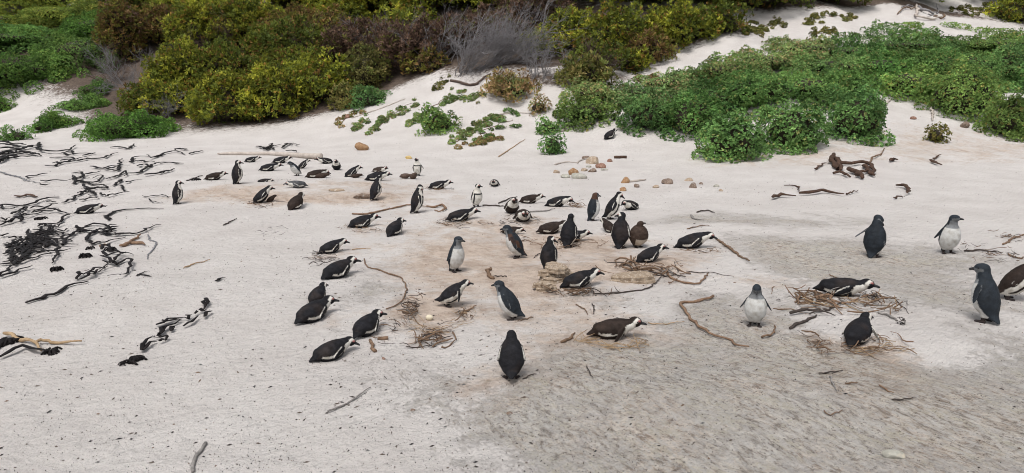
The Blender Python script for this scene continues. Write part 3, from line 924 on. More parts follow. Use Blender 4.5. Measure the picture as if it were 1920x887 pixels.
def penguin_shape(p, voxel):
    """one continuous body; returns mesh, beak mesh, eye points"""
    kind = p.get('kind', 'adult')
    back = {'adult': BLACK, 'brown': BROWNB, 'juv': JUV, 'molt': JUV, 'chick': CHICK, 'grey': np.array([.075, .078, .085])}[kind] * p.get('shade', 1.0)
    CHK = CHICK * p.get('shade', 1.0)
    young = kind in ('juv', 'molt', 'chick')
    belly = JUVW if kind in ('juv', 'molt') else WHITE
    if kind == 'chick' : belly = np.array([.45, .38, .31]) if p.get('cream') else CHK
    fat = p.get('fat', 1.0) * (1.10 if p.get('feet', True) else 1.0)
    lean = R(p['lean']); U = np.array([math.sin(lean), 0, math.cos(lean)]); Vv = np.array([math.cos(lean), 0, -math.sin(lean)])
    Lt = np.array([0, 1.0, 0])
    hip = np.array([0, 0, .135])
    ne, ny = R(p['ne']), R(p.get('ny', 0))
    Nn = np.array([math.cos(ne) * math.cos(ny), math.cos(ne) * math.sin(ny), math.sin(ne)])
    he, hy = R(p['he']), R(p.get('hy', 0))
    D = np.array([math.cos(he) * math.cos(hy), math.cos(he) * math.sin(hy), math.sin(he)])
    nl = p.get('nl', .085) * (.40 if not p.get('feet', True) else .66)
    low = not p.get('feet', True)                                       # belly pressed into the sand
    # trunk + neck path
    u = np.linspace(SEC[0, 0], SEC[-1, 0], 44)
    tl = p.get('tail', 0.0 if p.get('feet', True) else -.75)                                            # tail cocked up or down
    C = [hip + U * a + Vv * (np.interp(a, SEC[:, 0], SEC[:, 1]) - tl * max(-.03 - a, 0)) for a in u]
    rx = list(np.interp(u, SEC[:, 0], SEC[:, 2]) * fat); rp = list(np.interp(u, SEC[:, 0], SEC[:, 3]) * fat); rn = list(np.interp(u, SEC[:, 0], SEC[:, 4]) * fat)
    ty = [('b', a) for a in u]
    S = C[-1]; ctl = S + U * .030; E = ctl + Nn * nl
    for t in np.linspace(0, 1, 15)[1:]:
        C.append((1 - t) ** 2 * S + 2 * t * (1 - t) * ctl + t * t * E)
        r = np.interp(t, [0, .35, .75, 1], [.065, .060, .054, .050])
        if young: r *= 1.04
        rx.append(r); rp.append(r); rn.append(r); ty.append(('n', t))
    C = np.array(C)
    for arr in (rx, rp, rn):                                            # soften the section profile
        a = np.array(arr); a[1:-1] = .25 * a[:-2] + .5 * a[1:-1] + .25 * a[2:]; arr[:] = a
    tan = np.gradient(C, axis=0); tan /= np.linalg.norm(tan, axis=1)[:, None]
    ey = Vv - (tan @ Vv)[:, None] * tan
    ey /= np.linalg.norm(ey, axis=1)[:, None] + 1e-9
    ex = np.cross(tan, ey)
    ex[ex[:, 1] < 0] *= 1
    V, F, I = loft(C, ex, ey, rx, rp, rn, 44)
    cols = []
    band_w = p.get('band', 1.0)
    seed = p['seed']
    for (i, a) in I:
        ph = math.degrees(a); ph = ph if ph <= 180 else 360 - ph
        part, q = ty[i]
        jit = 5 * float(vnoise(q * 40, a * 3, seed))
        if kind == 'chick':
            c = belly if (part == 'b' and ph < 46 and q < .09) else CHK * (1 + .5 * float(vnoise(q * 60, a * 6, seed)))
        elif kind in ('juv', 'molt'):
            if part == 'b':
                bd = 84 + jit
                c = back if ph > bd or q < -.07 else belly
                if q > .25 and ph <= bd: c = GREYF * 1.5
                if kind == 'molt' and ph > 70 and float(vnoise(q * 9 + 4, a * 2.2, seed)) > p.get('mthr', .08): c = MOLT
            else:
                c = back if ph > 70 else GREYF * (1.6 - q * .8)
                if kind == 'molt' and p.get('ruff'): c = MOLT
        else:
            if part == 'b':
                bd = (83 if low else 94) + jit - (9 if low else 14) * sstep(.06, .18, q) + (34 if low else 22) * sstep(.20, .26, q)
                if q < -.03: bd -= 700 * (-.03 - q)
                c = back * (1 + 1.3 * max(float(vnoise(q * 26, a * 2.4, seed + 3)), 0)) + np.array([.020, .013, .009]) * max(float(vnoise(q * 9, a * 1.3, seed + 5)), 0) * 2
                if ph < bd: c = WHITE
                if low and ph < 66 and q < .185: c = back
                if not low and 44 - jit < ph < 44 + 17 * band_w and -.02 < q < .21: c = back
                if .185 <= q < .185 + .034 * band_w and ph < 72: c = back
                if q < -.085: c = back
            else:
                bd = 112 - 6 * q
                c = WHITE if ph < bd else back
                if q > .72 and ph < 55: c = back
        cols.append(c)
    # skull, lengthened towards the bill
    H = unit(np.array([0, 0, 1.0]) - D * D[2]); Q = np.cross(H, D)
    if kind != 'chick' or True:
        mt = np.array([Nn @ D, Nn @ Q, Nn @ H])
    sk = E + Nn * .006 + D * .010
    sv, sf = [], []
    nu, nv = 22, 26
    for i in range(nu + 1):
        t = math.pi * i / nu
        for k in range(nv):
            a = 2 * math.pi * k / nv
            n = np.array([math.cos(t), math.sin(t) * math.cos(a), math.sin(t) * math.sin(a)])
            sv.append((n, sk + D * n[0] * .068 + Q * n[1] * .053 + H * n[2] * .053))
    n_body = len(V); b0 = len(V)
    for n, w in sv:
        V.append(w)
        f, l, h = n[0], abs(n[1]), n[2]
        if kind == 'chick': c = CHK * .95
        elif kind in ('juv', 'molt'):
            c = back * 1.05
            if h < .15 and f > -.4: c = GREYF * (.9 if l > .3 else 1.1)
            if kind == 'molt' and p.get('ruff') and f < .2: c = MOLT
        else:
            m = np.array([.84, .40, -.36]); m /= np.linalg.norm(m)
            d = math.degrees(math.acos(np.clip(f * m[0] + l * m[1] + h * m[2], -1, 1)))
            c = back
            if 54 < d < 88: c = WHITE
            if l < .34 and h > .3: c = back
            if f < -.72 and h > -.3: c = back
            e = np.array([.62, .66, .43]); e /= np.linalg.norm(e)
            if math.degrees(math.acos(np.clip(f * e[0] + l * e[1] + h * e[2], -1, 1))) < 15: c = PINK
        cols.append(c)
    for i in range(nu):
        for k in range(nv):
            k2 = (k + 1) % nv
            F.append((b0 + i * nv + k, b0 + i * nv + k2, b0 + (i + 1) * nv + k2, b0 + (i + 1) * nv + k))
    # flippers
    for sgn, key in ((1, 'fl'), (-1, 'fr')):
        out, sw = p.get(key, (12, 8)); out = R(out); sw = R(sw)
        Ls = Lt * sgn
        root = hip + U * .225 + Ls * .090 * fat - Vv * .008
        Fd = unit(-U * math.cos(out) * math.cos(sw) + Ls * math.sin(out) + Vv * math.sin(sw) * math.cos(out))
        W = unit(Vv - Fd * (Vv @ Fd)); T = np.cross(Fd, W)
        ts = np.linspace(0, 1, 16)
        ln = .185 if kind != 'chick' else .13
        cc = [root + Fd * ln * t + W * (-.020 * t * t) for t in ts]
        w_ = np.interp(ts, [0, .15, .4, .7, .9, 1], [.018, .026, .031, .027, .019, .008])
        th = np.interp(ts, [0, .3, 1], [.012, .0085, .006])
        v2, f2, i2 = loft(cc, [T] * 16, [W] * 16, th, w_, w_, 18)
        b0 = len(V)
        for vv, (i, a) in zip(v2, i2):
            V.append(vv)
            outer = (vv - cc[i]) @ Ls > -.001
            c = back
            if kind in ('juv', 'molt'): c = back * .8 if outer else GREYF * 1.6
            elif kind == 'chick': c = CHK * .9
            elif not outer and ts[i] < .9: c = WHITE * .7
            elif (vv - cc[i]) @ W < -.8 * w_[i] and ts[i] > .1 and kind != 'brown': c = WHITE
            cols.append(c)
        F += [tuple(b0 + k for k in f) for f in f2]
    # legs and webbed feet
    if p.get('feet', True):
        for sgn, st in ((1, p.get('step', (.035, .035))[0]), (-1, p.get('step', (.035, .035))[1])):
            kn = hip + U * -.015 + Lt * sgn * .045 + Vv * .02
            an = np.array([st - .02, sgn * .052, .016])
            ts = np.linspace(0, 1, 8)
            cc = [kn * (1 - t) + an * t for t in ts]
            axd = unit(an - kn); e2 = unit(np.array([1.0, 0, 0]) - axd * axd[0]); e1 = np.cross(axd, e2)
            rr = np.interp(ts, [0, .5, .8, 1], [.040, .030, .017, .015])
            v2, f2, i2 = loft(cc, [e1] * 8, [e2] * 8, rr, rr, rr, 14)
            b0 = len(V); V += v2
            for (i, a) in i2: cols.append((belly if kind != 'chick' else CHK) if ts[i] < .62 else FOOT)
            F += [tuple(b0 + k for k in f) for f in f2]
            fd = unit([1, sgn * .28, 0]); fs = np.array([-fd[1], fd[0], 0])
            ts = np.linspace(0, 1, 12); ts_ = ts
            cc = [an + fd * (-.025 + .095 * t) + np.array([0, 0, -.004 - .004 * t]) for t in ts]
            ww = np.interp(ts, [0, .25, .75, .95, 1], [.010, .017, .033, .030, .012])
            hh = np.interp(ts, [0, .3, 1], [.013, .012, .008])
            v2, f2, i2 = loft(cc, [fs] * 12, [np.array([0, 0, 1.0])] * 12, ww, hh, hh, 14)
            b0 = len(V); V += v2; cols += [FOOT] * len(v2)
            F += [tuple(b0 + k for k in f) for f in f2]
    cols = np.array(cols)
    me = bpy.data.meshes.new('tmp'); me.from_pydata([tuple(v) for v in V], [], F)
    o = bpy.data.objects.new('tmp', me); COL.objects.link(o)
    md = o.modifiers.new('r', 'REMESH'); md.mode = 'VOXEL'; md.voxel_size = voxel; md.use_smooth_shade = True
    sm = o.modifiers.new('s', 'SMOOTH'); sm.factor = .5; sm.iterations = 2
    dg = bpy.context.evaluated_depsgraph_get()
    body = bpy.data.meshes.new_from_object(o.evaluated_get(dg))
    bpy.data.objects.remove(o); bpy.data.meshes.remove(me)
    n = len(body.vertices); co = np.empty(n * 3, np.float32); body.vertices.foreach_get('co', co); co = co.reshape(-1, 3)
    kd = kdtree.KDTree(len(V))
    for i, v in enumerate(V):
        if i < n_body:                                                  # the neck's end inside the skull has no say in the face pattern
            e = v - sk
            if (e @ D / .076) ** 2 + (e @ Q / .060) ** 2 + (e @ H / .060) ** 2 < 1 and ty[I[i][0]][0] == 'n': continue
        kd.insert(v, i)
    kd.balance()
    out = np.ones((n, 4), np.float32)
    for i in range(n):
        hit = kd.find_n(co[i], 2)
        w = [1 / (h[2] + 1e-4) for h in hit]
        out[i, :3] = (cols[hit[0][1]] * w[0] + cols[hit[1][1]] * w[1]) / (w[0] + w[1])
    if p.get('ruffle', .8 if not kind == 'chick' else 1.6):
        nn = np.empty(n * 3, np.float32); body.vertices.foreach_get('normal', nn); nn = nn.reshape(-1, 3)
        amp = .0035 * p.get('ruffle', .8 if kind != 'chick' else 1.6)
        co = co + nn * (amp * (vnoise(co[:, 0] * 70 + co[:, 2] * 31, co[:, 1] * 70 + co[:, 2] * 43, seed) + vnoise(co[:, 0] * 33 + 5, co[:, 2] * 33 + co[:, 1] * 17, seed)))[:, None]
        body.vertices.foreach_set('co', co.astype(np.float32).ravel())
    a = body.attributes.new('tint', 'FLOAT_COLOR', 'POINT'); a.data.foreach_set('color', out.ravel())
    body.materials.clear(); body.materials.append(M_FEATHER); body.name = 'penguin_body'
    # beak
    mb = MB()
    bl = .062 if not young else .050
    ts = np.linspace(0, 1, 9)
    pts = [sk + D * (.047 + (bl + .012) * t) + H * (-.008 - .014 * t ** 3) for t in ts]
    mb.tube(pts, np.interp(ts, [0, .2, .6, .88, 1], [.017, .014, .0105, .0085, .003]), 8, 1.25, H)
    eyes = [(sk + D * .020 + Q * s * .0495 + H * .011) for s in (1, -1)]
    return body, mb, eyes

POSES = {
    'prone': dict(lean=80, ne=52, he=-4, nl=.075, fl=(16, 26), fr=(16, 26), feet=False),
    'sleep': dict(lean=84, ne=25, he=-14, nl=.050, fl=(20, 30), fr=(20, 30), feet=False),
    'hunch': dict(lean=60, ne=30, he=-8, nl=.055, fl=(14, 18), fr=(14, 18), feet=False),
    'stand': dict(lean=12, ne=80, he=-4, nl=.080),
    'sit': dict(lean=30, ne=72, he=-4, nl=.065, feet=True),
}

# box in the photograph, heading (0 = to the picture's right, 90 = away), pose, changes, label
PG = [
 ((383, 320, 427, 341), 8, 'prone', dict(kind='brown', ne=55, band=1.6, shade=.9), 'dark plain-backed penguin lying just behind the standing one at the far end of the log'),
 ((430, 302, 461, 344), 35, 'stand', dict(hy=-35, he=-6), 'standing black and white penguin seen from behind between the log and the sandy ledge'),
 ((319, 340, 349, 382), 25, 'stand', dict(hy=-25, he=-4), 'standing penguin alone beside the kelp, its head turned in profile'),
 ((457, 292, 491, 306), 6, 'prone', {}, 'penguin lying right against the middle of the bleached log, a standing one before it'),
 ((508, 292, 550, 308), 4, 'prone', {}, 'penguin lying against the log just behind the long stretched pair'),
 ((480, 306, 536, 322), 2, 'prone', dict(ne=30, nl=.09), 'long stretched penguin lying with its bill almost touching a grey fledgling'),
 ((537, 303, 567, 330), 215, 'sit', dict(kind='juv', lean=40, ne=35, nl=.07), 'grey-blue fledgling sitting bent forward among the lying adults near the log'),
 ((557, 299, 585, 317), 10, 'hunch', dict(lean=52), 'hunched penguin tucked behind the grey fledgling near the end of the log'),
 ((590, 294, 625, 309), 195, 'prone', {}, 'lying penguin with white face turned toward the kelp at the thick end of the log'),
 ((620, 300, 642, 318), 265, 'hunch', dict(lean=55, ne=50, hy=35), 'small penguin sitting with its white breast facing us below the log end'),
 ((572, 317, 620, 337), 8, 'prone', dict(kind='brown', ne=10, he=-20), 'dark brown penguin lying over a fluffy chick near the log end'),
 ((592, 322, 616, 338), 10, 'sleep', dict(kind='chick'), 'dark fluffy chick pressed to the side of the brown lying penguin'),
 ((644, 310, 682, 334), 12, 'hunch', dict(lean=58, ne=35), 'hunched penguin brooding a dark chick beside a scrap of kelp'),
 ((657, 325, 681, 335), 5, 'sleep', dict(kind='chick', shade=.9), 'dark chick peeping out from under the hunched penguin by the kelp scrap'),
 ((697, 311, 728, 326), 335, 'prone', dict(kind='brown', hy=-20, shade=1.6), 'greyish-brown lying penguin with its face toward us behind the stretched one'),
 ((683, 321, 736, 342), 5, 'prone', dict(ne=25, nl=.085), 'lying penguin stretching its white face over a hollow in the brown sand'),
 ((772, 296, 795, 330), 262, 'stand', dict(hy=-30, he=8, fl=(30, 0), fr=(24, 0)), 'standing penguin with creamy breast facing us above two brown chicks'),
 ((750, 324, 772, 337), 350, 'sleep', dict(kind='chick', shade=1.9, fat=1.2), 'pale brown fluffy chick huddled further from the standing parent'),
 ((767, 324, 783, 336), 300, 'hunch', dict(kind='chick', shade=1.7, fat=1.15), 'pale brown fluffy chick huddled right at the feet of its standing parent'),
 ((691, 331, 718, 375), 40, 'stand', dict(lean=24, ne=60, he=-60, hy=20), 'standing penguin bowing its hidden head beside a brown half-buried rock'),
 ((532, 338, 577, 355), 183, 'sleep', dict(kind='grey', ne=30, he=-6), 'grizzled grey lying penguin with its head low toward the kelp'),
 ((482, 336, 513, 346), 3, 'sleep', dict(sink=.05), 'penguin sunk in a sand hollow with little more than its head showing'),
 ((470, 350, 520, 382), 15, 'hunch', dict(lean=50, ne=40, kind='adult', fr=(22, 10)), 'penguin sitting up over a chick with a few twigs under its tail'),
 ((499, 365, 520, 380), 20, 'hunch', dict(kind='chick', shade=.8), 'dark chick sheltering under the breast of the sitting penguin'),
 ((536, 362, 574, 394), 58, 'prone', dict(kind='brown', lean=66, ne=55), 'brown-backed penguin lying with its rump toward us below the grizzled one'),
 ((138, 381, 199, 404), 2, 'prone', dict(ne=30), 'penguin lying alone in the middle of the kelp'),
 ((766, 347, 797, 399), 20, 'stand', dict(lean=16, ne=62, nl=.075, he=-62, hy=-25, fr=(34, 16)), 'standing penguin bowing its head to its chest, one flipper held away'),
 ((798, 338, 854, 356), 3, 'prone', {}, 'lying penguin on a thin twig nest behind the bowing standing one'),
 ((880, 346, 908, 388), 300, 'stand', dict(hy=35, he=2, lean=14), 'standing penguin showing a creamy breast with one black band, head in profile'),
 ((917, 336, 938, 351), 262, 'sleep', dict(lean=74, he=-22), 'small lone penguin lying face-on at the upper edge of the group'),
 ((650, 400, 716, 430), 26, 'prone', dict(hy=-20, ne=42), 'penguin lying on a twig nest below the long curved brown root'),
 ((722, 408, 763, 444), 62, 'prone', dict(hy=-30, ne=50, lean=72), 'penguin lying turned away beside the one on the nest under the curved root'),
 ((833, 389, 903, 418), 18, 'prone', dict(hy=-12, ne=40, nl=.09), 'lying penguin with outstretched neck on twigs below the creamy-breasted stander'),
 ((595, 446, 656, 478), 24, 'prone', dict(hy=-14, ne=22, he=-12, lean=74), 'lying penguin with raised back and a nest of dark twigs behind its tail'),
 ((602, 479, 677, 527), 42, 'prone', dict(hy=-32, ne=44, nl=.09), 'sleek penguin lying uphill just past the end of the long thin curved twig'),
 ((944, 370, 974, 401), 282, 'hunch', dict(kind='brown', lean=58, ne=45, he=-4, hy=12), 'penguin sitting face-on, the rear of two in line at the dark stick'),
 ((962, 391, 997, 419), 279, 'sleep', dict(kind='brown', lean=76), 'penguin lying face-on, the front one of two in line at the dark stick'),
 ((971, 363, 1024, 384), 8, 'prone', dict(kind='brown', ne=42), 'brownish lying penguin with raised bill behind the two face-on birds'),
 ((1023, 366, 1075, 392), 352, 'prone', dict(ne=8, he=-25, lean=74, fr=(22, 30)), 'lying penguin lowering its bill into a heap of pale brown twigs'),
 ((1097, 363, 1131, 413), 20, 'stand', dict(kind='molt', mthr=9, ruff=1, lean=10, nl=.06), 'upright blue-black fledgling with a fluffy brown neck'),
 ((1125, 360, 1174, 412), 12, 'stand', dict(lean=30, ne=62, nl=.09, he=-30, fr=(22, 10), step=(.07, .0)), 'striding penguin leaning forward beside the brown-necked fledgling'),
 ((1164, 375, 1197, 396), 232, 'sleep', dict(lean=74), 'lying penguin with face toward us just past the striding one'),
 ((935, 424, 991, 483), 172, 'sit', dict(kind='molt', mthr=.02, lean=30, ne=70), 'blue fledgling with a shaggy brown back patch, sitting side-on'),
 ((943, 422, 981, 445), 350, 'sleep', dict(kind='brown'), 'penguin lying half hidden behind the brown-patched fledgling'),
 ((1008, 411, 1066, 443), 15, 'prone', dict(kind='brown', ne=48, he=-12), 'lying brown-backed penguin with its bill against the upright bird'),
 ((1044, 403, 1088, 462), 70, 'stand', dict(lean=24, ne=78, nl=.07, hy=10), 'tall penguin seen from behind in the middle of the nest cluster'),
 ((1050, 428, 1107, 459), 10, 'prone', dict(ne=38), 'lying penguin whose white face shows past the tall bird seen from behind'),
 ((1010, 443, 1048, 510), 68, 'stand', dict(lean=14, ne=60, nl=.065, hy=-50, he=-20), 'dark-backed penguin standing behind the ledge of tan rock'),
 ((1050, 501, 1133, 544), 20, 'prone', dict(hy=-14, ne=50, lean=75, he=-8), 'penguin lying beside the ledge of tan rock with twigs along its belly'),
 ((1124, 409, 1156, 440), 130, 'hunch', dict(kind='brown', lean=62), 'brown-backed penguin sitting turned away behind the dark parent of the chick'),
 ((1140, 400, 1187, 465), 78, 'stand', dict(lean=16, ne=70, nl=.06, hy=70, fr=(16, 4)), 'dark parent penguin standing against the big brown chick'),
 ((1177, 415, 1218, 464), 305, 'stand', dict(kind='chick', cream=1, fat=1.42, hy=70, he=14, nl=.02, lean=12), 'big brown woolly chick standing with a cream belly'),
 ((1193, 455, 1253, 496), 36, 'prone', dict(hy=-30, ne=50, lean=70), 'penguin lying on sticks below the brown woolly chick'),
 ((1267, 432, 1342, 471), 12, 'prone', dict(hy=-8, ne=15, he=-14, lean=72), 'penguin lying with its bill on a stick at the edge of the grey rock'),
 ((835, 444, 875, 511), 322, 'stand', dict(kind='juv', shade=1.15, hy=20, fl=(16, 0), fr=(22, 4)), 'brown-grey fledgling standing with a clean white front in the middle of open sand'),
 ((575, 530, 618, 572), 64, 'prone', dict(hy=-20, lean=72, ne=60), 'penguin lying turned away, half hidden behind another on the white sand'),
 ((553, 552, 635, 610), 44, 'prone', dict(hy=-32, ne=42), 'penguin lying in front of a turned-away one, with white stripe along its flank'),
 ((663, 577, 724, 637), 58, 'prone', dict(hy=-42, ne=44, nl=.08), 'penguin lying with its bill at the lower end of the thin curved twig'),
 ((583, 628, 671, 683), 28, 'prone', dict(ne=18, he=-18, hy=-30, nl=.06), 'penguin lying lowest on the white sand, its head turned to show both white brows'),
 ((815, 523, 888, 577), 12, 'hunch', dict(lean=58, ne=36, he=-6, nl=.07, fr=(18, 55), feet=True), 'penguin crouching with its flipper down beside a nest with one egg'),
 ((920, 526, 986, 601), 162, 'sit', dict(kind='juv', lean=36, ne=80, fl=(12, 6)), 'slate-grey fledgling sitting upright with a white breast, side-on'),
 ((937, 615, 981, 716), 90, 'stand', dict(lean=42, ne=20, he=-50, nl=.06, fl=(14, -4), fr=(14, -4)), 'penguin bent over with only its glossy black back to us'),
 ((1102, 592, 1211, 646), 8, 'prone', dict(hy=-6, kind='brown', ne=46, nl=.085, fr=(20, 50)), 'brown-backed penguin lying on a ring of dry straw on bare rock'),
 ((1386, 533, 1448, 614), 268, 'stand', dict(kind='juv', lean=8, he=-18, hy=4, fl=(30, 0), fr=(30, 0), shade=1.1), 'fledgling facing us square on with its flippers held out'),
 ((1604, 402, 1662, 485), 72, 'stand', dict(kind='juv', lean=10, ne=72, he=-42, hy=-55, fl=(46, 0)), 'slate-blue fledgling seen from behind with bowed head and one flipper out'),
 ((1750, 403, 1809, 476), 300, 'stand', dict(kind='juv', lean=12, hy=52, he=8, fl=(20, 0), fr=(24, -4)), 'fledgling with broad white front standing farthest along the grey rock'),
 ((1524, 520, 1650, 560), 2, 'prone', dict(ne=36, nl=.11, lean=84), 'long penguin lying stretched on a wide nest of sticks'),
 ((1579, 583, 1648, 653), 74, 'prone', dict(lean=70, ne=55, hy=-20, fr=(38, 30)), 'penguin lying with its tail toward us and a flipper spread on a sand mound'),
 ((1807, 498, 1886, 604), 148, 'stand', dict(kind='juv', fat=.93, lean=18, ne=82, hy=20, he=-2, fl=(34, 12), shade=1.05), 'large slate fledgling standing turned away next to a leaning adult'),
 ((1868, 480, 1962, 568), 8, 'stand', dict(lean=38, ne=45, nl=.08, kind='brown'), 'adult penguin leaning forward at the very edge beside the large slate fledgling'),
 ((1133, 240, 1157, 262), 50, 'prone', dict(lean=66), 'penguin peeping out of a burrow under the green bushes'),
]

def place_penguin(rec, seed):
    (x0, y0, x1, y1), hd, pose, ch, label = rec
    p = dict(POSES[pose]); p.update(ch); p['seed'] = seed
    voxel = .0078 if y1 > 430 else .0100
    body, beak, eyes = penguin_shape(p, voxel)
    n = len(body.vertices); co = np.empty(n * 3, np.float32); body.vertices.foreach_get('co', co); co = co.reshape(-1, 3)
    pts = co.astype(float)
    allp = np.vstack([pts, np.array(beak.v)])
    dz = pts[:, 2].min() + (.034 if not p.get('feet', True) else .004)
    off = np.array([0, 0, dz])
    if not p.get('feet', True): off[0] = .10                      # the origin sits under the belly
    tx, ty, tw, th = (x0 + x1) / 2, (y0 + y1) / 2, x1 - x0, y1 - y0
    bx, by, s = tx, y1 - 3.0, .88
    small = p.get('kind') == 'chick'
    for it in range(5):
        P = at(bx, by); P[2] -= p.get('sink', 0)
        th_w = R(hd) - math.atan2(P[0], P[1])
        c, sn = math.cos(th_w), math.sin(th_w)
        q = (allp - off) * s
        w = np.column_stack([q[:, 0] * c - q[:, 1] * sn, q[:, 0] * sn + q[:, 1] * c, q[:, 2]]) + P
        u, v = project(w)
        W, Hh = u.max() - u.min(), v.max() - v.min()
        k = math.sqrt((tw / W) * (th / Hh)) if pose != 'stand' else (tw / W) ** .25 * (th / Hh) ** .75
        s = float(np.clip(s * k, .42 if small else .62, .85 if small else 1.12))
        bx += tx - (u.max() + u.min()) / 2; by += (ty - (v.max() + v.min()) / 2) * .8
    P = at(bx, by); P[2] -= p.get('sink', 0)
    body.vertices.foreach_set('co', (co - off).astype(np.float32).ravel()); body.update()
    o = link('penguin_chick' if small else 'penguin', body)
    o.location = tuple(P); o.rotation_euler = (0, 0, R(hd) - math.atan2(P[0], P[1])); o.scale = (s, s, s)
    tag(o, label, 'penguin chick' if small else 'penguin', 'penguins resting on the beach')
    beak.v = [v - off for v in beak.v]
    beak.build('beak', M_BEAK, o)
    if y1 > 400:
        for e in eyes:
            eo = link('eye', EYE_MESH, o, tuple(float(t) for t in (e - off)))
    return o, P, s

import bmesh as _bm
_b = _bm.new(); _bm.ops.create_icosphere(_b, subdivisions=2, radius=.0062); EYE_MESH = bpy.data.meshes.new('eye'); _b.to_mesh(EYE_MESH); _b.free(); EYE_MESH.materials.append(M_EYE)
EYE_MESH.polygons.foreach_set('use_smooth', [True] * len(EYE_MESH.polygons))
for i, rec in enumerate(PG):
    place_penguin(rec, i + 1)
# ------------------------------------------------------------------ driftwood, kelp, stones, nests
def conv(pts, ox, oy, s): return [(ox + x / s, oy + y / s) for x, y in pts]

def strand(name, px_pts, rpx, mat, label, cat, group=None, flat=.5, lift=.0, sides=6, a=.6, b=.35, parent=None, origin=None, wob=.18, jit=.55):
    D = depth_of(at(*px_pts[len(px_pts) // 2])); r = rpx * D / F_PX
    p = ground_path(px_pts, r, lift)
    if len(p) > 3: p[1:-1, :2] += RNG.normal(0, r * jit, (len(p) - 2, 2))
    mb = MB(); mb.tube(p, taper(len(p), r, a, b, wob), sides, flat)
    me = mb.mesh(name, mat)
    if parent is not None:
        me.transform(Matrix.Translation(-Vector(origin)))
        return link(name, me, parent)
    c = origin_at_centre(me)
    o = link(name, me, None, c)
    tag(o, label, cat, group)
    return o

def K5(*p): return conv(p, 0, 230, 3.8575)
def K6(*p): return conv(p, 0, 400, 2.956)
def K1(*p): return conv(p, 300, 260, 4.795)

KG = 'black dried kelp strewn on the sand'
HEAPS = {}
UP = 'heap of black kelp at the outer edge just below the low green mats'
BIG = 'dense tangle of black kelp below the lone lying penguin'
LOGK = 'small snarl of black kelp behind the bleached log'
def kelp(pts, label, r=1.9, lift=.03, mat=None, flat=.45):
    strand('kelp_strand', pts, r * 1.35, mat or M_KELP, label, 'kelp', KG, flat * .8, lift)
def heap(polys, label, r, lift):
    mid = [p for q in polys for p in q]
    o0 = at(sum(p[0] for p in mid) / len(mid), sum(p[1] for p in mid) / len(mid))
    root = empty('kelp_tangle', tuple(o0))
    for q in polys: strand('strand', q, r * 1.35, M_KELP, None, None, None, .34, lift, 6, .6, .35, root, o0)
    tag(root, label, 'kelp', 'tangles of black kelp on the sand')
heap([K5(*q) for q in [[(0,150),(60,160),(190,175)], [(0,245),(90,215),(190,195),(260,175),(290,158)], [(290,158),(280,200),(330,222),(410,225),(480,212),(550,180)],
          [(0,205),(70,195),(130,200),(190,215)], [(0,290),(60,255),(140,240),(200,235),(290,245)], [(0,270),(40,262),(110,265)], [(20,225),(110,232),(230,228)],
          [(0,170),(80,178),(150,190),(240,196)], [(60,250),(150,262),(260,255)], [(0,232),(70,240),(120,222)], [(0,300),(30,280),(60,272)], [(150,225),(230,240),(300,250)]]], UP, 2.8, .05)
heap([K5(*q) for q in [[(360,262),(450,262),(530,268),(480,290),(430,300)], [(330,322),(400,322),(460,300),(560,285),(640,265)], [(450,230),(500,240),(570,235),(690,230)],
          [(560,285),(650,270),(760,262),(790,245),(855,228)], [(380,300),(420,298),(440,310)], [(440,285),(520,275),(600,262)], [(600,250),(650,238),(690,228)], [(480,222),(520,215),(525,235)]]], 'loose band of black kelp just past the outer heap', 2.0, .03)
for q in [[(800,190),(860,186),(930,195),(970,162)]]: kelp(K5(*q), 'single upturned black kelp strand below the broad green mat', 2.0)
heap([K5(*q) for q in [[(958,300),(965,265),(1020,255),(1090,255),(1060,240)], [(1090,268),(1150,245),(1240,218),(1300,222),(1338,238)], [(980,285),(1060,290),(1120,292)], [(1100,262),(1150,250),(1200,240)],
          [(1368,236),(1420,222),(1468,210)], [(1265,200),(1320,200),(1360,205)]]], 'thin line of black kelp reaching toward the far end of the log', 1.9, .03)
MIDP = [[(655,330),(740,340),(820,325),(945,320)], [(762,352),(830,358),(855,345),(878,272)], [(760,352),(800,340),(870,325)], [(995,325),(1040,312),(1080,330),(1010,335)],
          [(930,382),(1000,372),(1060,340),(1120,310),(1200,300),(1320,302)], [(345,380),(270,388),(205,400),(215,412),(250,410)],
          [(520,375),(560,368),(600,380),(590,410),(540,420),(525,395)], [(620,385),(680,372),(730,365)], [(530,400),(570,430),(640,440),(700,440),(745,405),(720,395),(670,415)],
          [(770,420),(850,395),(905,362),(915,395),(850,405),(790,415)], [(295,435),(350,430),(450,430),(520,425)], [(295,460),(365,460)], [(520,455),(560,435),(640,450),(700,460),(800,462)],
          [(610,495),(680,480),(775,485),(740,465),(650,470)], [(820,465),(850,445),(885,422),(860,455)], [(910,445),(960,430),(1030,430)], [(540,540),(590,525),(640,500),(690,540),(640,530)],
          [(450,590),(530,565),(550,540),(600,535)], [(580,575),(640,560),(720,560)], [(690,490),(620,500)], [(780,545),(830,528),(870,522),(940,515)], [(880,465),(905,510)], [(730,525),(770,540)],
          [(540,410),(600,405),(650,410)], [(560,520),(640,510),(700,525)], [(600,460),(660,490),(720,478)], [(340,590),(380,580),(410,585)]]
heap([K5(*MIDP[i]) for i in [0, 1, 2]], 'kelp cluster with one strand sticking up, under the band of the outer heap', 2.2, .03)
heap([K5(*MIDP[i]) for i in [3, 4]], 'kelp strands ending in a long thin tail toward the dark plain-backed penguin', 2.2, .03)
kelp(K5(*MIDP[5]), 'short bent kelp hook alone near the outer edge', 1.8)
heap([K5(*MIDP[i]) for i in [6, 7, 8, 23]], 'looped kelp cluster in the centre of the scattered strands', 2.2, .03)
kelp(K5(*MIDP[9]), 'kelp loop shaped like a leaf beside the looped cluster', 1.8)
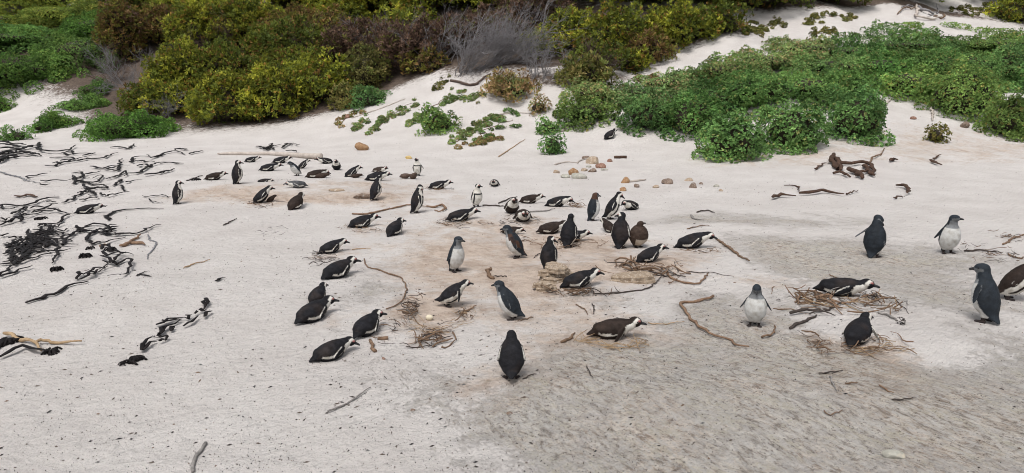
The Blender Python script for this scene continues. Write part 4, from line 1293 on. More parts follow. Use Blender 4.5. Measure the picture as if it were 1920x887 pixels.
heap([K5(*MIDP[i]) for i in [10, 11]], 'crumbled brown-black kelp line at the end of the half buried grey stalk', 2.2, .03)
heap([K5(*MIDP[i]) for i in [12, 13, 25]], 'crossed kelp strands under the looped cluster', 2.2, .03)
kelp(K5(*MIDP[14]), 'small twisted kelp loop beside the crossed strands', 1.8)
kelp(K5(*MIDP[15]), 'arched black kelp piece beyond the twisted loop', 1.8)
heap([K5(*MIDP[i]) for i in [16, 17, 18, 19, 24]], 'kelp snarl directly behind the lone lying penguin', 2.2, .03)
heap([K5(*MIDP[i]) for i in [20, 22]], 'frayed kelp scraps further up from the lone lying penguin', 2.2, .03)
kelp(K5(*MIDP[21]), 'tiny upright kelp wisp on the frayed scraps', 1.8)
kelp(K5(*MIDP[26]), 'little curved kelp bit above the hairpin stalk', 1.8)
kelp(K5((1048,392),(1110,380),(1180,370),(1262,346)), 'straight thick black kelp stalk pointing at the standing penguin among the kelp', 2.6)
kelp(K5((0,360),(60,380),(140,400),(200,425),(290,440)), 'long grey kelp stalk half buried from the outer edge of the beach', 1.8, 0, M_GREYK)
kelp(K5((110,540),(160,545),(205,530),(270,548)), 'short fat brown kelp piece alone on clear sand', 3.4, 0, M_KELPB)
kelp(K5((430,548),(340,560),(240,595),(120,612),(20,612),(20,635),(90,632),(180,612)), 'long black kelp stalk bent back on itself in a hairpin', 2.4)
kelp(K5((785,715),(780,680),(830,650),(920,635),(1040,628),(1185,628)), 'long thick dark kelp stalk curving from a blunt end past the lone lying penguin', 2.6, 0)
heap([K5(*q) for q in [[(1030,540),(1090,545),(1160,532),(1235,552)], [(1080,565),(1110,585),(1185,585)]]], 'pair of thin dark kelp threads at the feet of the standing penguin by the kelp', 1.3, .03)
heap([K5(*q) for q in [[(90,690),(110,660),(180,632),(195,660),(130,690)], [(0,755),(80,730),(170,700),(240,680),(330,655)], [(150,735),(155,690)], [(220,630),(300,630),(420,610)],
          [(240,660),(330,645),(440,660),(530,672)], [(0,720),(80,715)], [(100,700),(160,690),(200,680)], [(230,668),(320,662),(430,650)], [(0,740),(60,742),(140,712)]]], 'kelp tangle running from the outer edge to the tail of the lone lying penguin', 2.4, .05)
for q in [[(485,675),(450,720),(400,740),(290,750),(330,770),(400,760)]]: kelp(K5(*q), 'black kelp stalk hooking down from the tail of the lone lying penguin', 2.2)
TANG = [[(210,80),(250,70),(300,85),(360,65)], [(75,265),(85,235),(150,215),(170,180)], [(75,265),(110,285),(160,265),(230,240),(290,235)], [(330,200),(315,240),(290,285)],
        [(345,150),(400,120),(470,105),(440,90),(400,95)], [(350,185),(370,150),(430,120)], [(480,160),(485,130),(540,110),(600,120)], [(480,150),(510,180),(540,165),(570,175),(640,155),(700,140)],
        [(470,80),(520,70),(580,75),(620,105)], [(560,120),(620,130),(700,125),(780,115),(850,80),(895,75)], [(50,150),(90,140),(130,155)], [(65,185),(110,160),(140,185)]]
for i in range(46):
    t = RNG.random(); x = 110 + 210 * t + RNG.normal(0, 26); y = 225 - 130 * t + RNG.normal(0, 20); a = RNG.normal(-.30, .35); L = RNG.uniform(70, 190)
    q = [(x - L / 2 * math.cos(a), y - L / 2 * math.sin(a))]
    for k in range(3):
        a += RNG.normal(0, .45); q.append((q[-1][0] + L / 3 * math.cos(a), q[-1][1] + L / 4.5 * math.sin(a)))
    TANG.append(q)
for i in range(16):
    x = RNG.uniform(400, 640); y = RNG.uniform(70, 130); a = RNG.normal(0, .6); L = RNG.uniform(40, 100)
    TANG.append([(x, y), (x + L / 2, y + L / 2 * a * .6), (x + L, y + L * math.sin(a) * .4)])
heap([K6(*q) for q in TANG], BIG, 2.6, .022)
heap([K6(*q) for q in [[(0,292),(70,292),(120,285)], [(0,365),(60,345),(110,325),(180,305)], [(0,355),(40,330),(60,300)], [(0,135),(50,125)]]], 'few long kelp stalks between the dense tangle and the outer edge of the beach', 2.8, .02)
heap([K6(*q) for q in [[(565,215),(600,195),(640,215)], [(570,235),(620,245),(680,240),(740,235)], [(560,250),(640,300),(690,270),(725,295),(690,350),(600,378)], [(425,378),(450,345),(500,345),(560,320),(640,290)],
          [(430,380),(480,370),(520,345),(600,320)], [(570,290),(620,285),(660,300)], [(640,280),(660,250),(700,240)], [(500,365),(540,340),(560,330)], [(600,215),(640,230),(700,240)]]], 'smaller kelp tangle beside the small tan driftwood fork', 2.6, .05)
kelp(K6((145,505),(190,490),(260,465),(330,450),(370,415),(420,400),(490,385)), 'long tapering black kelp blade trailing lowest from the smaller tangle', 4.0, 0)
heap([K6(*q) for q in [[(760,350),(790,335),(825,325)], [(780,345),(840,355)]]], 'little forked black kelp scrap alone past the smaller tangle', 2.0, 0)
kelp(K6((820,120),(830,150),(870,165),(840,215),(815,235),(820,260)), 'thin wavy grey-black kelp thread hanging down the open sand', 1.5, 0, M_GREYK)
kelp(K6((1195,382),(1250,365)), 'short black kelp stub by itself in the middle of bare sand', 3.0, 0)
LOWP = [[(1140,490),(1130,545)], [(1145,490),(1160,525)], [(1105,555),(1145,558)], [(1025,598),(1065,580)], [(1080,570),(1100,565)], [(1018,640),(1060,620),(1100,590)], [(1135,592),(1175,555)],
          [(865,632),(910,620),(960,600),(1020,595)], [(900,615),(960,612),(1010,605)], [(875,690),(900,660),(950,630),(1000,610)], [(880,690),(920,650),(960,632)],
          [(785,778),(800,735),(840,710),(880,698)], [(795,775),(830,740),(870,720)], [(885,695),(920,715)], [(890,725),(915,718)], [(950,665),(968,645)]]
heap([K6(*LOWP[i]) for i in [0, 1]], 'upright forked black kelp stub at the upper end of the broken chain', 3.2, .03)
kelp(K6(*LOWP[2]), 'small black kelp knot at the base of the upright forked stub', 3.2)
heap([K6(*LOWP[i]) for i in [3, 4]], 'short dashes of black kelp in the middle of the broken chain', 3.2, .03)
kelp(K6(*LOWP[5]), 'curved black kelp blade lying beside the short dashes', 3.2)
kelp(K6(*LOWP[6]), 'single slanted kelp stub outermost to the inner side of the broken chain', 3.2)
heap([K6(*LOWP[i]) for i in [7, 8]], 'flat dark kelp strap pointing out from the middle of the broken chain', 3.2, .03)
heap([K6(*LOWP[i]) for i in [9, 10, 15]], 'bundle of black kelp blades in the lower middle of the broken chain', 3.2, .03)
heap([K6(*LOWP[i]) for i in [11, 12]], 'twin curved kelp blades at the lowest end of the broken chain', 3.2, .03)
heap([K6(*LOWP[i]) for i in [13, 14]], 'tiny kelp shreds under the bundle of blades', 3.2, .03)
kelp(K6((0,815),(50,790),(110,760),(170,765),(220,785),(290,780)), 'wide black kelp stalk under the tan driftwood branch', 4.6, .03)
heap([K1(*q) for q in [[(875,80),(930,95),(1020,60),(980,70)], [(920,110),(990,90),(1050,70),(1095,65)], [(1095,95),(1130,70),(1190,55),(1255,72)], [(1120,60),(1190,70)], [(1135,125),(1200,120),(1230,128)], [(960,115),(1000,95),(1030,115)], [(900,92),(960,100),(1010,88)]]], LOGK, 1.9, .04)
heap([K1(*q) for q in [[(135,108),(180,100),(250,108)], [(0,232),(90,228),(150,232),(215,238)], [(0,325),(60,305),(130,288)]]], 'few thin kelp wisps between the kelp band and the sandy ledge', 1.5, .03)
# holdfasts: knotted root ends of the kelp
def holdfast(px, py, w, h, label, mat=None):
    P = at(px, py); D = depth_of(P); s = w / 2 * D / F_PX; hh = h * D / F_PX * .5
    mb = MB()
    for i in range(16):
        a = RNG.uniform(0, 6.28); q = [P[:2] + RNG.normal(0, s * .25, 2)]
        for k in range(3): a += RNG.normal(0, .8); q.append(q[-1] + s * .35 * np.array([math.cos(a), math.sin(a)]))
        q = np.array(q); z = ground(q[:, 0], q[:, 1]) + np.array([.2, .9, .6, .05]) * hh
        mb.tube(smooth_path(np.column_stack([q, z]), 7), s * .13, 5)
    me = mb.mesh('kelp_holdfast', mat or M_KELP); c = origin_at_centre(me)
    tag(link('kelp_holdfast', me, None, c), label, 'kelp', 'knotted kelp holdfasts')
for x, y, w, h, l in [(105, 508, 20, 16, 'dark knotted kelp root at the lower end of the dense tangle'), (158, 483, 20, 16, 'dark knotted kelp root alone to the inner side of the dense tangle'),
                      (209, 470, 18, 12, 'brownish kelp root in the smaller tangle by the forked driftwood'), (14, 645, 44, 16, 'brown matted kelp root under the outer end of the tan driftwood'),
                      (96, 662, 28, 16, 'frayed black kelp end at the inner side of the tan driftwood'), (75, 412, 18, 10, 'brown crumbled kelp lump on clear sand above the dense tangle'),
                      (230, 683, 14, 8, 'faint grey kelp tuft lowest on the open white sand'), (252, 678, 34, 14, 'wiry grey kelp tangle below the broken ribbon chain'),
                      (367, 338, 14, 7, 'small black kelp scrap in front of the hunched penguin with a dark chick'), (168, 467, 14, 9, 'small dark kelp knot beside the tan flat chip')]:
    holdfast(x, y, w, h, l)

def K7(*p): return conv(p, 1240, 400, 2.8235)
def K8(*p): return conv(p, 1400, 270, 3.692)
BK = 'brown weathered kelp on the upper beach'
# big brown kelp wreck below the green slope
root_c = at(1605, 335); wreck = empty('kelp_wreck', tuple(root_c))
for q, r in [([(600,95),(590,140),(630,185),(650,150),(740,155),(800,145),(850,170),(870,200),(880,235)], 4.5), ([(600,215),(650,215),(715,238)], 3.4), ([(700,200),(760,215),(800,250)], 5.5),
             ([(600,100),(625,130),(640,170),(650,200)], 5), ([(720,210),(790,215),(840,205)], 4), ([(820,160),(840,200),(870,230)], 4)]:
    strand('kelp_stalk', K8(*q), r, M_KELPB, None, None, None, .8, .06, 7, .8, .6, wreck, root_c)
strand('twig', K8((835,148),(880,105),(930,75),(952,48)), 1.6, M_TWIG, None, None, None, 1, .05, 5, .9, .5, wreck, root_c)
tag(wreck, 'large ragged heap of brown rotting kelp on the sand below the green cushions', 'kelp', BK)
for q, r, l in [([(470,185),(520,155),(568,140)], 2.2, 'pointed brown kelp scrap leading into the large ragged heap'), ([(180,390),(250,370),(340,376)], 4.5, 'thick brown kelp log, the smaller of two lying in line'),
                ([(360,355),(450,355),(540,340),(600,352),(670,367)], 4.8, 'long flattened brown kelp trunk in line with the smaller one'), ([(258,300),(345,298),(360,340)], 1.6, 'thin bent stem standing off the long kelp trunk'),
                ([(1030,300),(1090,305),(1120,340),(1110,360)], 4.0, 'hooked brown kelp piece curled on the pale sand'), ([(1015,385),(1080,377)], 2.4, 'short brown scrap just under the hooked kelp piece'),
                ([(690,358),(770,335)], 1.8, 'little dark twig past the end of the long kelp trunk'), ([(990,130),(1015,120),(1045,125)], 4.0, 'dark brown kelp lump beyond the ragged heap'),
                ([(1270,130),(1310,145),(1350,155)], 4.0, 'dark kelp clump with a raised tip near the alcove'), ([(1290,118),(1320,95),(1345,85)], 1.8, 'curved kelp tip rising from the dark clump')]:
    strand('kelp_piece', K8(*q), r, M_KELPB, l, 'kelp', BK, .7, .04)

# log, roots and single branches
logo = strand('driftwood_log', [(413, 289), (450, 290), (500, 291), (545, 294), (580, 296), (609, 297)], 4.0, M_LOG, 'long bleached driftwood log with a swollen end behind the lying penguins', 'log', None, 1.0, 0, 12, .55, .9, None, None, .05, .12)
n_ = len(logo.data.vertices); a_ = np.empty(n_ * 3, np.float32); logo.data.vertices.foreach_get('co', a_); a_ = a_.reshape(-1, 3)
xs = (a_[:, 0] - a_[:, 0].min()) / np.ptp(a_[:, 0]); mid_z = a_[:, 2].mean()
a_[:, 2] = (a_[:, 2]) * (.75 + .75 * xs); a_[:, 1] *= (.8 + .6 * xs); logo.data.vertices.foreach_set('co', a_.ravel()); logo.data.update()
SG = 'single sticks and branches on the sand'
def stick(pts, r_, mat, label, lift=.01, cat='stick', name='stick', b=.45): return strand(name, pts, r_ * .86, mat, label, cat, SG, 1.0, lift, 6, .85, b)
stick(K7((275,450),(200,470),(105,485),(150,560),(200,610),(280,655),(380,680),(385,708),(465,720)), 3.6, M_ORANGE, 'long orange-brown bent branch before the fledgling facing us', .015, 'branch', 'branch')
stick(K7((290,140),(350,185),(400,220),(465,260)), 3.0, M_TWIG, 'knobbly brown stick at the bill of the penguin by the grey rock')
stick(K7((0,290),(60,350),(180,380),(215,365),(250,320)), 2.6, M_ORANGE, 'forked pale brown branch on the sand below the penguin on sticks')
stick(K7((0,300),(70,325),(130,348)), 1.8, M_TWIGD, 'dark thin stick crossing the forked pale branch', .02)
stick(K7((130,312),(260,318),(385,340)), 1.0, M_TWIGD, 'hair-thin twig stretched over the sand past the forked branch')
stick([(1115, 553), (1160, 551), (1210, 543), (1236, 526), (1243, 514)], 1.6, M_TWIGD, 'thin dark stem sweeping in a long arc from the penguin by the tan rock')
stick(K7((680,545),(760,530),(850,525),(950,490)), 3.4, M_TWIGD, 'grey-black crooked stick in front of the wide stick nest', .03)
stick(K7((680,615),(750,580),(820,545)), 4.0, M_TWIGD, 'short black tapered stick beside the grey-black crooked one', 0)
stick(K7((800,460),(870,460),(910,490),(955,515)), 3.6, M_ORANGE, 'reddish bent branch over the crooked grey-black stick', .05)
stick(K7((800,470),(830,520),(880,540)), 3.0, M_TWIGG, 'grey hooked stick under the reddish bent branch', .03)
stick(K7((710,440),(730,490),(790,500)), 2.4, M_TWIG, 'brown elbow-shaped twig at the tail end of the wide stick nest', .03)
stick(K7((940,455),(1000,500),(1065,522)), 2.2, M_TWIGG, 'slender grey stick running down the white sand mound', .01)
stick(K7((1075,490),(1150,490),(1225,495)), 2.4, M_TWIGG, 'pale grey flat stick across the top of the white sand mound', 0)
stick(K7((1240,465),(1290,510),(1310,535)), 1.2, M_TWIGD, 'hair-like twig beyond the head of the stretched penguin')
stick(K7((530,665),(570,655),(598,640),(598,600)), 2.4, M_TWIG, 'hooked brown twig at the feet of the fledgling facing us', .02)
stick(K7((890,330),(940,350)), 1.3, M_TWIG, 'tiny reddish twig behind the stretched penguin')
stick([(683, 487), (690, 503), (705, 505), (730, 515), (752, 522), (761, 540), (758, 558), (745, 573), (724, 581)], 1.7, M_TWIG, 'long thin brown twig curving down to the bill of a lying penguin', .01, b=.7)
stick([(660, 403), (690, 402), (740, 391), (775, 385), (800, 389)], 2.0, M_ORANGE, 'brown root passing behind the feet of the bowing standing penguin', .01)
stick([(800, 389), (815, 390), (830, 387), (836, 393), (826, 398), (815, 397)], 2.4, M_ORANGE, 'knotted loop at the end of the brown root', .02)
stick([(615, 775), (640, 764), (665, 750), (695, 729)], 2.2, M_TWIGG, 'straight slender stick on bare sand below the lowest penguin')
stick([(362, 887), (364, 868), (374, 850), (386, 833)], 4.4, M_TWIGG, 'curved brown stick at the bottom edge of the white sand', 0, b=.9)
stick([(920, 505), (915, 512), (926, 524)], 4.0, M_TWIG, 'broken piece of brown bark between two fledglings', 0, 'bark', 'bark_piece', .8)
stick([(694, 640), (700, 652), (704, 661)], 4.4, M_TWIG, 'brown bark chip with a pointed top near the lowest penguin', 0, 'bark', 'bark_piece', 1)
stick([(708, 637), (728, 636)], 4.2, M_ORANGE, 'flat reddish wood chip beside the pointed bark chip', 0, 'wood chip', 'wood_chip', 1)
stick([(1052, 643), (1065, 638), (1078, 626)], 3.4, M_TWIG, 'stubby curved brown stick between the bent-over penguin and the straw ring', 0)
stick([(866, 590), (880, 582), (893, 576)], 2.2, M_TWIG, 'short stick to the inner side of the egg nest')
stick([(980, 712), (993, 707), (1006, 702)], 1.6, M_TWIGD, 'small dark twig beside the tail of the bent-over penguin')
stick([(1100, 690), (1108, 705), (1112, 712)], 1.5, M_TWIGD, 'upright-looking dark twig on the brown rock sand')
stick([(1080, 573), (1096, 582), (1102, 592)], 1.5, M_TWIG, 'brown twig on ochre sand above the straw ring')
stick([(1110, 570), (1114, 582), (1112, 590)], 1.4, M_TWIGD, 'dark bent twig next to the brown one above the straw ring')
stick([(1215, 607), (1240, 610), (1285, 604)], 1.2, M_STRAW, 'fine straw stem from the bill of the brown-backed penguin')
stick([(1535, 703), (1558, 700), (1580, 698)], 1.8, M_TWIGD, 'level dark stick on the ochre patch')
stick([(1556, 708), (1562, 722), (1568, 736)], 2.0, M_TWIGG, 'grey stick leaning down from the level dark one')
stick([(1584, 721), (1608, 720)], 1.8, M_TWIG, 'short brown stick in the ochre patch')
stick([(1648, 725), (1660, 732), (1675, 740)], 2.0, M_ORANGE, 'orange-brown stick at the inner side of the ochre patch')
stick([(1672, 752), (1695, 751), (1718, 748)], 1.6, M_TWIGD, 'thin stick lying below the ochre patch')
stick([(1545, 771), (1553, 780), (1580, 772)], 1.8, M_TWIG, 'small Y-shaped twig on the grey rock')
stick([(1808, 473), (1835, 471), (1868, 474)], 2.2, M_TWIGD, 'dark stick behind the leaning adult at the edge')
stick([(1880, 460), (1900, 448), (1925, 440)], 2.0, M_ORANGE, 'reddish stick of the debris at the outer edge')
stick([(1890, 478), (1910, 486), (1930, 480)], 1.8, M_TWIG, 'brown twig of the debris above the leaning adult')
stick([(1306, 399), (1325, 396), (1340, 400)], 1.5, M_TWIGD, 'thin dark stick on the rock beyond the chick')
stick([(1295, 405), (1303, 412), (1320, 415)], 2.0, M_TWIGG, 'grey feather-like stick on the rock beyond the chick')
stick([(905, 387), (925, 387), (948, 389)], 1.9, M_TWIGD, 'black stick at the feet of the creamy-breasted stander')
stick([(935, 382), (955, 374), (970, 370)], 1.6, M_TWIGD, 'dark stick pointing at the rear face-on penguin')
stick([(990, 399), (1020, 397), (1040, 393)], 1.6, M_TWIGG, 'grey stick beside the front face-on penguin')
stick([(350, 340), (365, 335), (380, 330)], 1.4, M_TWIGD, 'slim dark twig beside the dark plain-backed penguin')
stick([(419, 424), (430, 418), (444, 411)], 1.5, M_TWIGD, 'dark twig on bare sand below the sandy ledge')
stick([(345, 504), (370, 495), (394, 489)], 1.6, M_STRAW, 'pale dry stem on bare sand past the kelp')
stick([(1025, 468), (1010, 478), (1000, 485)], 1.3, M_TWIGD, 'thin forked twig at the tail of the brown-patched fledgling')
stick([(950, 520), (925, 519)], 1.5, M_TWIGD, 'little dark stick behind the slate-grey fledgling')
stick([(1000, 596), (985, 600), (970, 604)], 1.4, M_TWIG, 'brown twig touching the tail of the slate-grey fledgling')
stick([(660, 470), (680, 467), (695, 468)], 1.2, M_STRAW, 'pale stem beside the penguin with the raised back')
stick([(1288, 430), (1320, 424), (1330, 425)], 1.2, M_TWIG, 'thin stem beyond the woolly chick')
stick([(1040, 310), (1062, 305), (1082, 306)], 1.8, M_LOG, 'pale root arching beside the heap of stones')
stick([(1082, 307), (1090, 301), (1102, 298)], 1.6, M_LOG, 'second pale root touching the top of the stone heap')
stick([(1052, 248), (1064, 240), (1080, 228)], 2.6, M_LOG, 'white bare branch leaning out of the green bushes above the sand gully')
stick([(1657, 198), (1672, 187)], 2.6, M_LOG, 'white stump of a branch at the edge of the sand alcove')
stick([(1745, 205), (1748, 218), (1747, 228)], 2.4, M_LOG, 'pale dead stick standing under the broad cushion', .05)
stick([(1335, 262), (1325, 285)], 1.2, M_STRAW, 'pale stem hanging from the lowest big cushion')
stick([(660, 222), (720, 202), (760, 186)], 1.4, M_LOG, 'bare woody root climbing the sand bank')
stick([(905, 222), (960, 213), (1000, 214)], 1.6, M_LOG, 'white root joining the dry tussock on the sand bank')
stick([(845, 153), (870, 160), (895, 160), (905, 150), (920, 140)], 3.2, M_DEADB, 'dark dead limb on the sand under the pale dead spray', .03)
stick([(935, 295), (960, 278), (985, 262)], 1.2, M_STRAW, 'thin bare runner on the open sand bank')
# pale branch on the kelp: one thing of two arms
c0 = at(60, 645); br = empty('driftwood_branch', tuple(c0))
for q, r in [([(25,686),(110,712),(200,738),(232,778)], 4.0), ([(205,745),(230,727),(330,730),(455,732)], 3.0)]:
    strand('limb', K6(*q), r, M_STRAW, None, None, None, 1, .03, 7, .8, .5, br, c0)
tag(br, 'tan forked driftwood branch lying over kelp at the outer lower sand', 'driftwood', SG)
c0 = at(252, 457); br = empty('driftwood_branch', tuple(c0))
for q, r in [([(665,190),(720,175),(780,130)], 3.4), ([(715,176),(770,170),(805,185)], 3.0), ([(555,190),(610,185)], 3.0)]:
    strand('limb', K6(*q), r, M_ORANGE, None, None, None, 1, .02, 7, .6, .4, br, c0)
tag(br, 'small tan driftwood fork above the smaller kelp tangle', 'driftwood', SG)
# driftwood pile on the upper sand strip
c0 = at(1735, 34); br = empty('driftwood_pile', tuple(c0))
for q, r, m in [([(1718,14),(1720,26),(1716,36),(1745,39),(1765,38)], 2.6, M_LOG), ([(1722,18),(1735,26),(1750,30)], 3.4, M_DEAD), ([(1690,20),(1705,14),(1720,16)], 1.4, M_DEAD),
                ([(1740,32),(1760,24),(1755,12)], 1.0, M_DEAD), ([(1750,36),(1770,36),(1768,28)], 1.6, M_TWIG), ([(1682,28),(1700,18),(1725,14)], 1.2, M_TWIG)]:
    strand('limb', q, r, m, None, None, None, 1, .12, 6, .8, .5, br, c0)
tag(br, 'pile of bleached driftwood on the upper white sand strip', 'driftwood')
# dried seed head on a stalk
c0 = at(1690, 612); sh = empty('dried_flower_head', tuple(c0))
strand('stalk', K7((1145,530),(1200,545),(1245,572)), 2.2, M_TWIGG, None, None, None, 1, .01, 6, .8, .9, sh, c0)
mb = MB(); D_ = depth_of(c0); kx = D_ / F_PX
axis = unit3(at(1706, 622) - at(1682, 603)); base = np.array(at(1684, 604)) + np.array([0, 0, .025])
for i in range(46):
    t = RNG.random(); r = .026 * math.sin(math.pi * min(t * .85 + .15, 1)); a = RNG.uniform(0, 6.28)
    s1 = unit3(np.cross(axis, [0, 0, 1.0])); s2 = np.cross(s1, axis)
    off = (s1 * math.cos(a) + s2 * math.sin(a)) * r
    p = base + axis * t * .12 + off
    mb.tube(np.array([p, p + axis * .016 + off * .35, p + axis * .034 + off * .25]), [.004, .0055, .001], 4, .4)
me = mb.mesh('scales', M_TWIGD); me.transform(Matrix.Translation(-Vector(c0))); link('scales', me, sh)
tag(sh, 'dried scaly flower head on a grey stalk on the white sand mound', 'seed head')

# stones
SN = 'stones on the upper beach'
def stone(px, py, w, h, mat, label, seed, name='stone', sink=.25, group=SN, facets=8):
    """px, py: middle of the bottom edge"""
    P = at(px, py); D = depth_of(P); sx = w / 2 * D / F_PX * .92; sz = h * D / F_PX * .56
    me = lump_mesh(name, sx * 1.15, sx * .85, sz, M_ROCKS[mat], seed, .3, facets)
    o = link(name, me, None, (P[0], P[1] + sx * .5, float(ground(P[0], P[1] + sx * .5)) + sz * (.55 - sink)))
    o.rotation_euler = (0, 0, RNG.uniform(-.3, .3))
    tag(o, label, 'stone', group)
def slab_mesh(rx, ry, h, seed):
    rr = np.random.default_rng(seed); n = 26
    ang = np.linspace(0, 2 * math.pi, n, endpoint=False)
    base = 1 + .22 * np.cos(ang * 2 + rr.uniform(0, 6)) + .13 * np.cos(ang * 3 + rr.uniform(0, 6)) + rr.normal(0, .055, n)
    V = []; F = []
    prof = [(1.02, 0), (1.0, .35), (.93, .42), (.95, .8), (.84, 1.0), (.45, 1.06)]
    for f, z in prof:
        for a, b in zip(ang, base):
            k = f * b * (1 + rr.normal(0, .022)); V.append((rx * k * math.cos(a), ry * k * math.sin(a), h * z + rr.normal(0, h * .05)))
    for r in range(len(prof) - 1):
        for k in range(n):
            k2 = (k + 1) % n; F.append((r * n + k, r * n + k2, (r + 1) * n + k2, (r + 1) * n + k))
    V.append((0, 0, h * 1.05)); c = len(V) - 1; o = (len(prof) - 1) * n
    for k in range(n): F.append((o + k, o + (k + 1) % n, c))
    return mesh_np('slab', np.array(V), F, M_LEDGE, None, False)
M_LEDGE = speckled('layered_tan_rock', (.20, .145, .10), (.43, .345, .26), 17, .9, .03, (.52, .46, .39))
def ledge(px, py, w, h, label, seed, n=3):
    P = at(px, py); D = depth_of(P); sx = w / 2 * D / F_PX; sz = h * D / F_PX / n
    root = empty('rock', tuple(P))
    for i in range(n):
        o = link('slab', slab_mesh(sx * (1.1 - .13 * i), sx * (.85 - .10 * i), sz * 1.25, seed + i), root)
        o.location = (RNG.normal(0, sx * .1), sx * .6 + RNG.normal(0, sx * .06), sz * (i - .12)); o.rotation_euler = (RNG.normal(0, .05), RNG.normal(0, .05), RNG.uniform(-.5, .5))
    tag(root, label, 'rock', 'rocks among the penguins')
def KS(cx, cy, w, h): return 960 + cx / 4, 200 + (cy + h / 2) / 4, w / 4, h / 4
stone(677, 282, 26, 19, 'orange', 'round orange-brown boulder by itself below the sand bank', 11, sink=.1, facets=4)
stone(766, 298, 14, 8, 'yellow', 'small yellow stone behind the creamy-breasted parent with brown chicks', 12)
for i, (q, m, l) in enumerate([((507,505,130,70), 'grey', 'largest pale grey-green stone of the heap'), ((460,475,80,72), 'orange', 'tilted orange stone leaning behind the largest grey one'), ((610,392,115,74), 'tan', 'wide tan stone at the back of the heap'),
        ((555,374,60,36), 'brown', 'rounded grey-brown stone at the top rear of the heap'), ((665,432,78,58), 'red', 'round red-brown stone against the wide tan one'), ((610,472,76,38), 'brown', 'flat brown stone in front of the red-brown one'),
        ((400,515,76,40), 'grey', 'crumbling grey rubble stone at the kelp side of the heap'), ((735,397,42,36), 'red', 'small dark red stone just past the heap'), ((335,482,56,36), 'tan', 'knobbly tan lump at the foot of the arching pale root'),
        ((852,542,64,62), 'orange', 'pointed tan-orange stone standing first in the row past the heap'), ((938,586,48,42), 'brown', 'dark wedge-shaped stone in the row below the tan bar'), ((838,614,66,38), 'orange', 'squat orange stone lowest in the row'),
        ((1082,595,52,30), 'tan', 'thin crumbled tan stone in the row'), ((1168,550,84,62), 'brown', 'blocky grey-brown stone standing alone in the row'), ((1330,541,72,34), 'tan', 'flat tan slab in the end cluster of the row'),
        ((1363,582,70,56), 'brown', 'darkest stone in the end cluster of the row'), ((1418,572,32,24), 'brown', 'little brown stone beside the darkest one of the row'), ((1535,588,46,32), 'grey', 'greyish pebble next to last in the row'),
        ((1570,624,36,22), 'tan', 'tan pebble last in the row'), ((575,444,44,24), 'grey', 'pale pebble in the middle of the heap'), ((690,468,64,22), 'grey', 'pale grey rubble at the front of the heap'), ((540,470,60,30), 'tan', 'tan stone between the largest grey one and the flat brown one')]):
    px, py, w, h = KS(*q); stone(px, py, w, h, m, l, 30 + i)
stick(conv([(880, 568), (940, 563), (1002, 553)], 960, 200, 4), 3.0, M_LOG, 'tan wooden bar lying across the row of stones', 0)
stick(conv([(765, 388), (812, 388), (860, 388)], 960, 200, 4), 3.6, M_KELPB, 'reddish-brown plank scrap past the heap of stones', 0, 'plank', 'plank', 1)
stone(1679, 860, 40, 20, 'grey', 'flat grey slab with dark edge at the bottom of the rock', 71, group='rocks among the penguins', sink=.3)
stone(1810, 240, 18, 14, 'brown', 'black-brown lump lying in the sand alcove under the cushions', 72, sink=.1)
stone(1713, 224, 14, 7, 'red', 'small dark red clod in the sand alcove', 73)
stone(680, 372, 36, 15, 'brown', 'brown half-buried rock beside the bowing penguin', 74, group='rocks among the penguins', sink=.35)
stone(628, 359, 32, 9, 'tan', 'low brown rock in the hollow of the sandy ledge', 75, group='rocks among the penguins', sink=.35)
ledge(1045, 528, 62, 26, 'ledge of layered tan rock in front of a dark-backed standing penguin', 76, 3)
ledge(1022, 546, 34, 14, 'lower step of the layered tan rock ledge', 84, 2)
ledge(1196, 530, 66, 12, 'flat tan rock half sunk past the penguin by the ledge', 88, 1)
stone(955, 777, 12, 6, 'brown', 'brown pebble alone on the sand in front of the grey slab', 79, group='rocks among the penguins')
stone(774, 771, 0.1 + 9, 6, 'brown', 'dark pebble on the mottled sand below the bent-over penguin', 80, group='rocks among the penguins')
stone(719, 674, 8, 6, 'red', 'small red-brown pebble under the bark chips', 81, group='rocks among the penguins')
stone(500, 183 + 28, 12, 9, 'red', 'red clod of dead leaves at the foot of the thicket', 82)
stone(651, 222, 12, 9, 'red', 'reddish clod on the sand beside the lowest thicket shrub', 83)
# egg
P = at(806, 600); eg = bpy.data.meshes.new('egg')
bm = _bm.new(); _bm.ops.create_uvsphere(bm, u_segments=20, v_segments=12, radius=1)
for v in bm.verts: v.co = Vector((v.co.x * .034 * (1 - .08 * v.co.x), v.co.y * .026 * (1 - .15 * v.co.x), v.co.z * .026 * (1 - .15 * v.co.x)))
bm.to_mesh(eg); bm.free(); eg.materials.append(M_EGG); eg.polygons.foreach_set('use_smooth', [True] * len(eg.polygons))
tag(link('egg', eg, None, (P[0], P[1], P[2] + .022)), 'single cream egg lying in the sand hollow of the nest', 'egg')

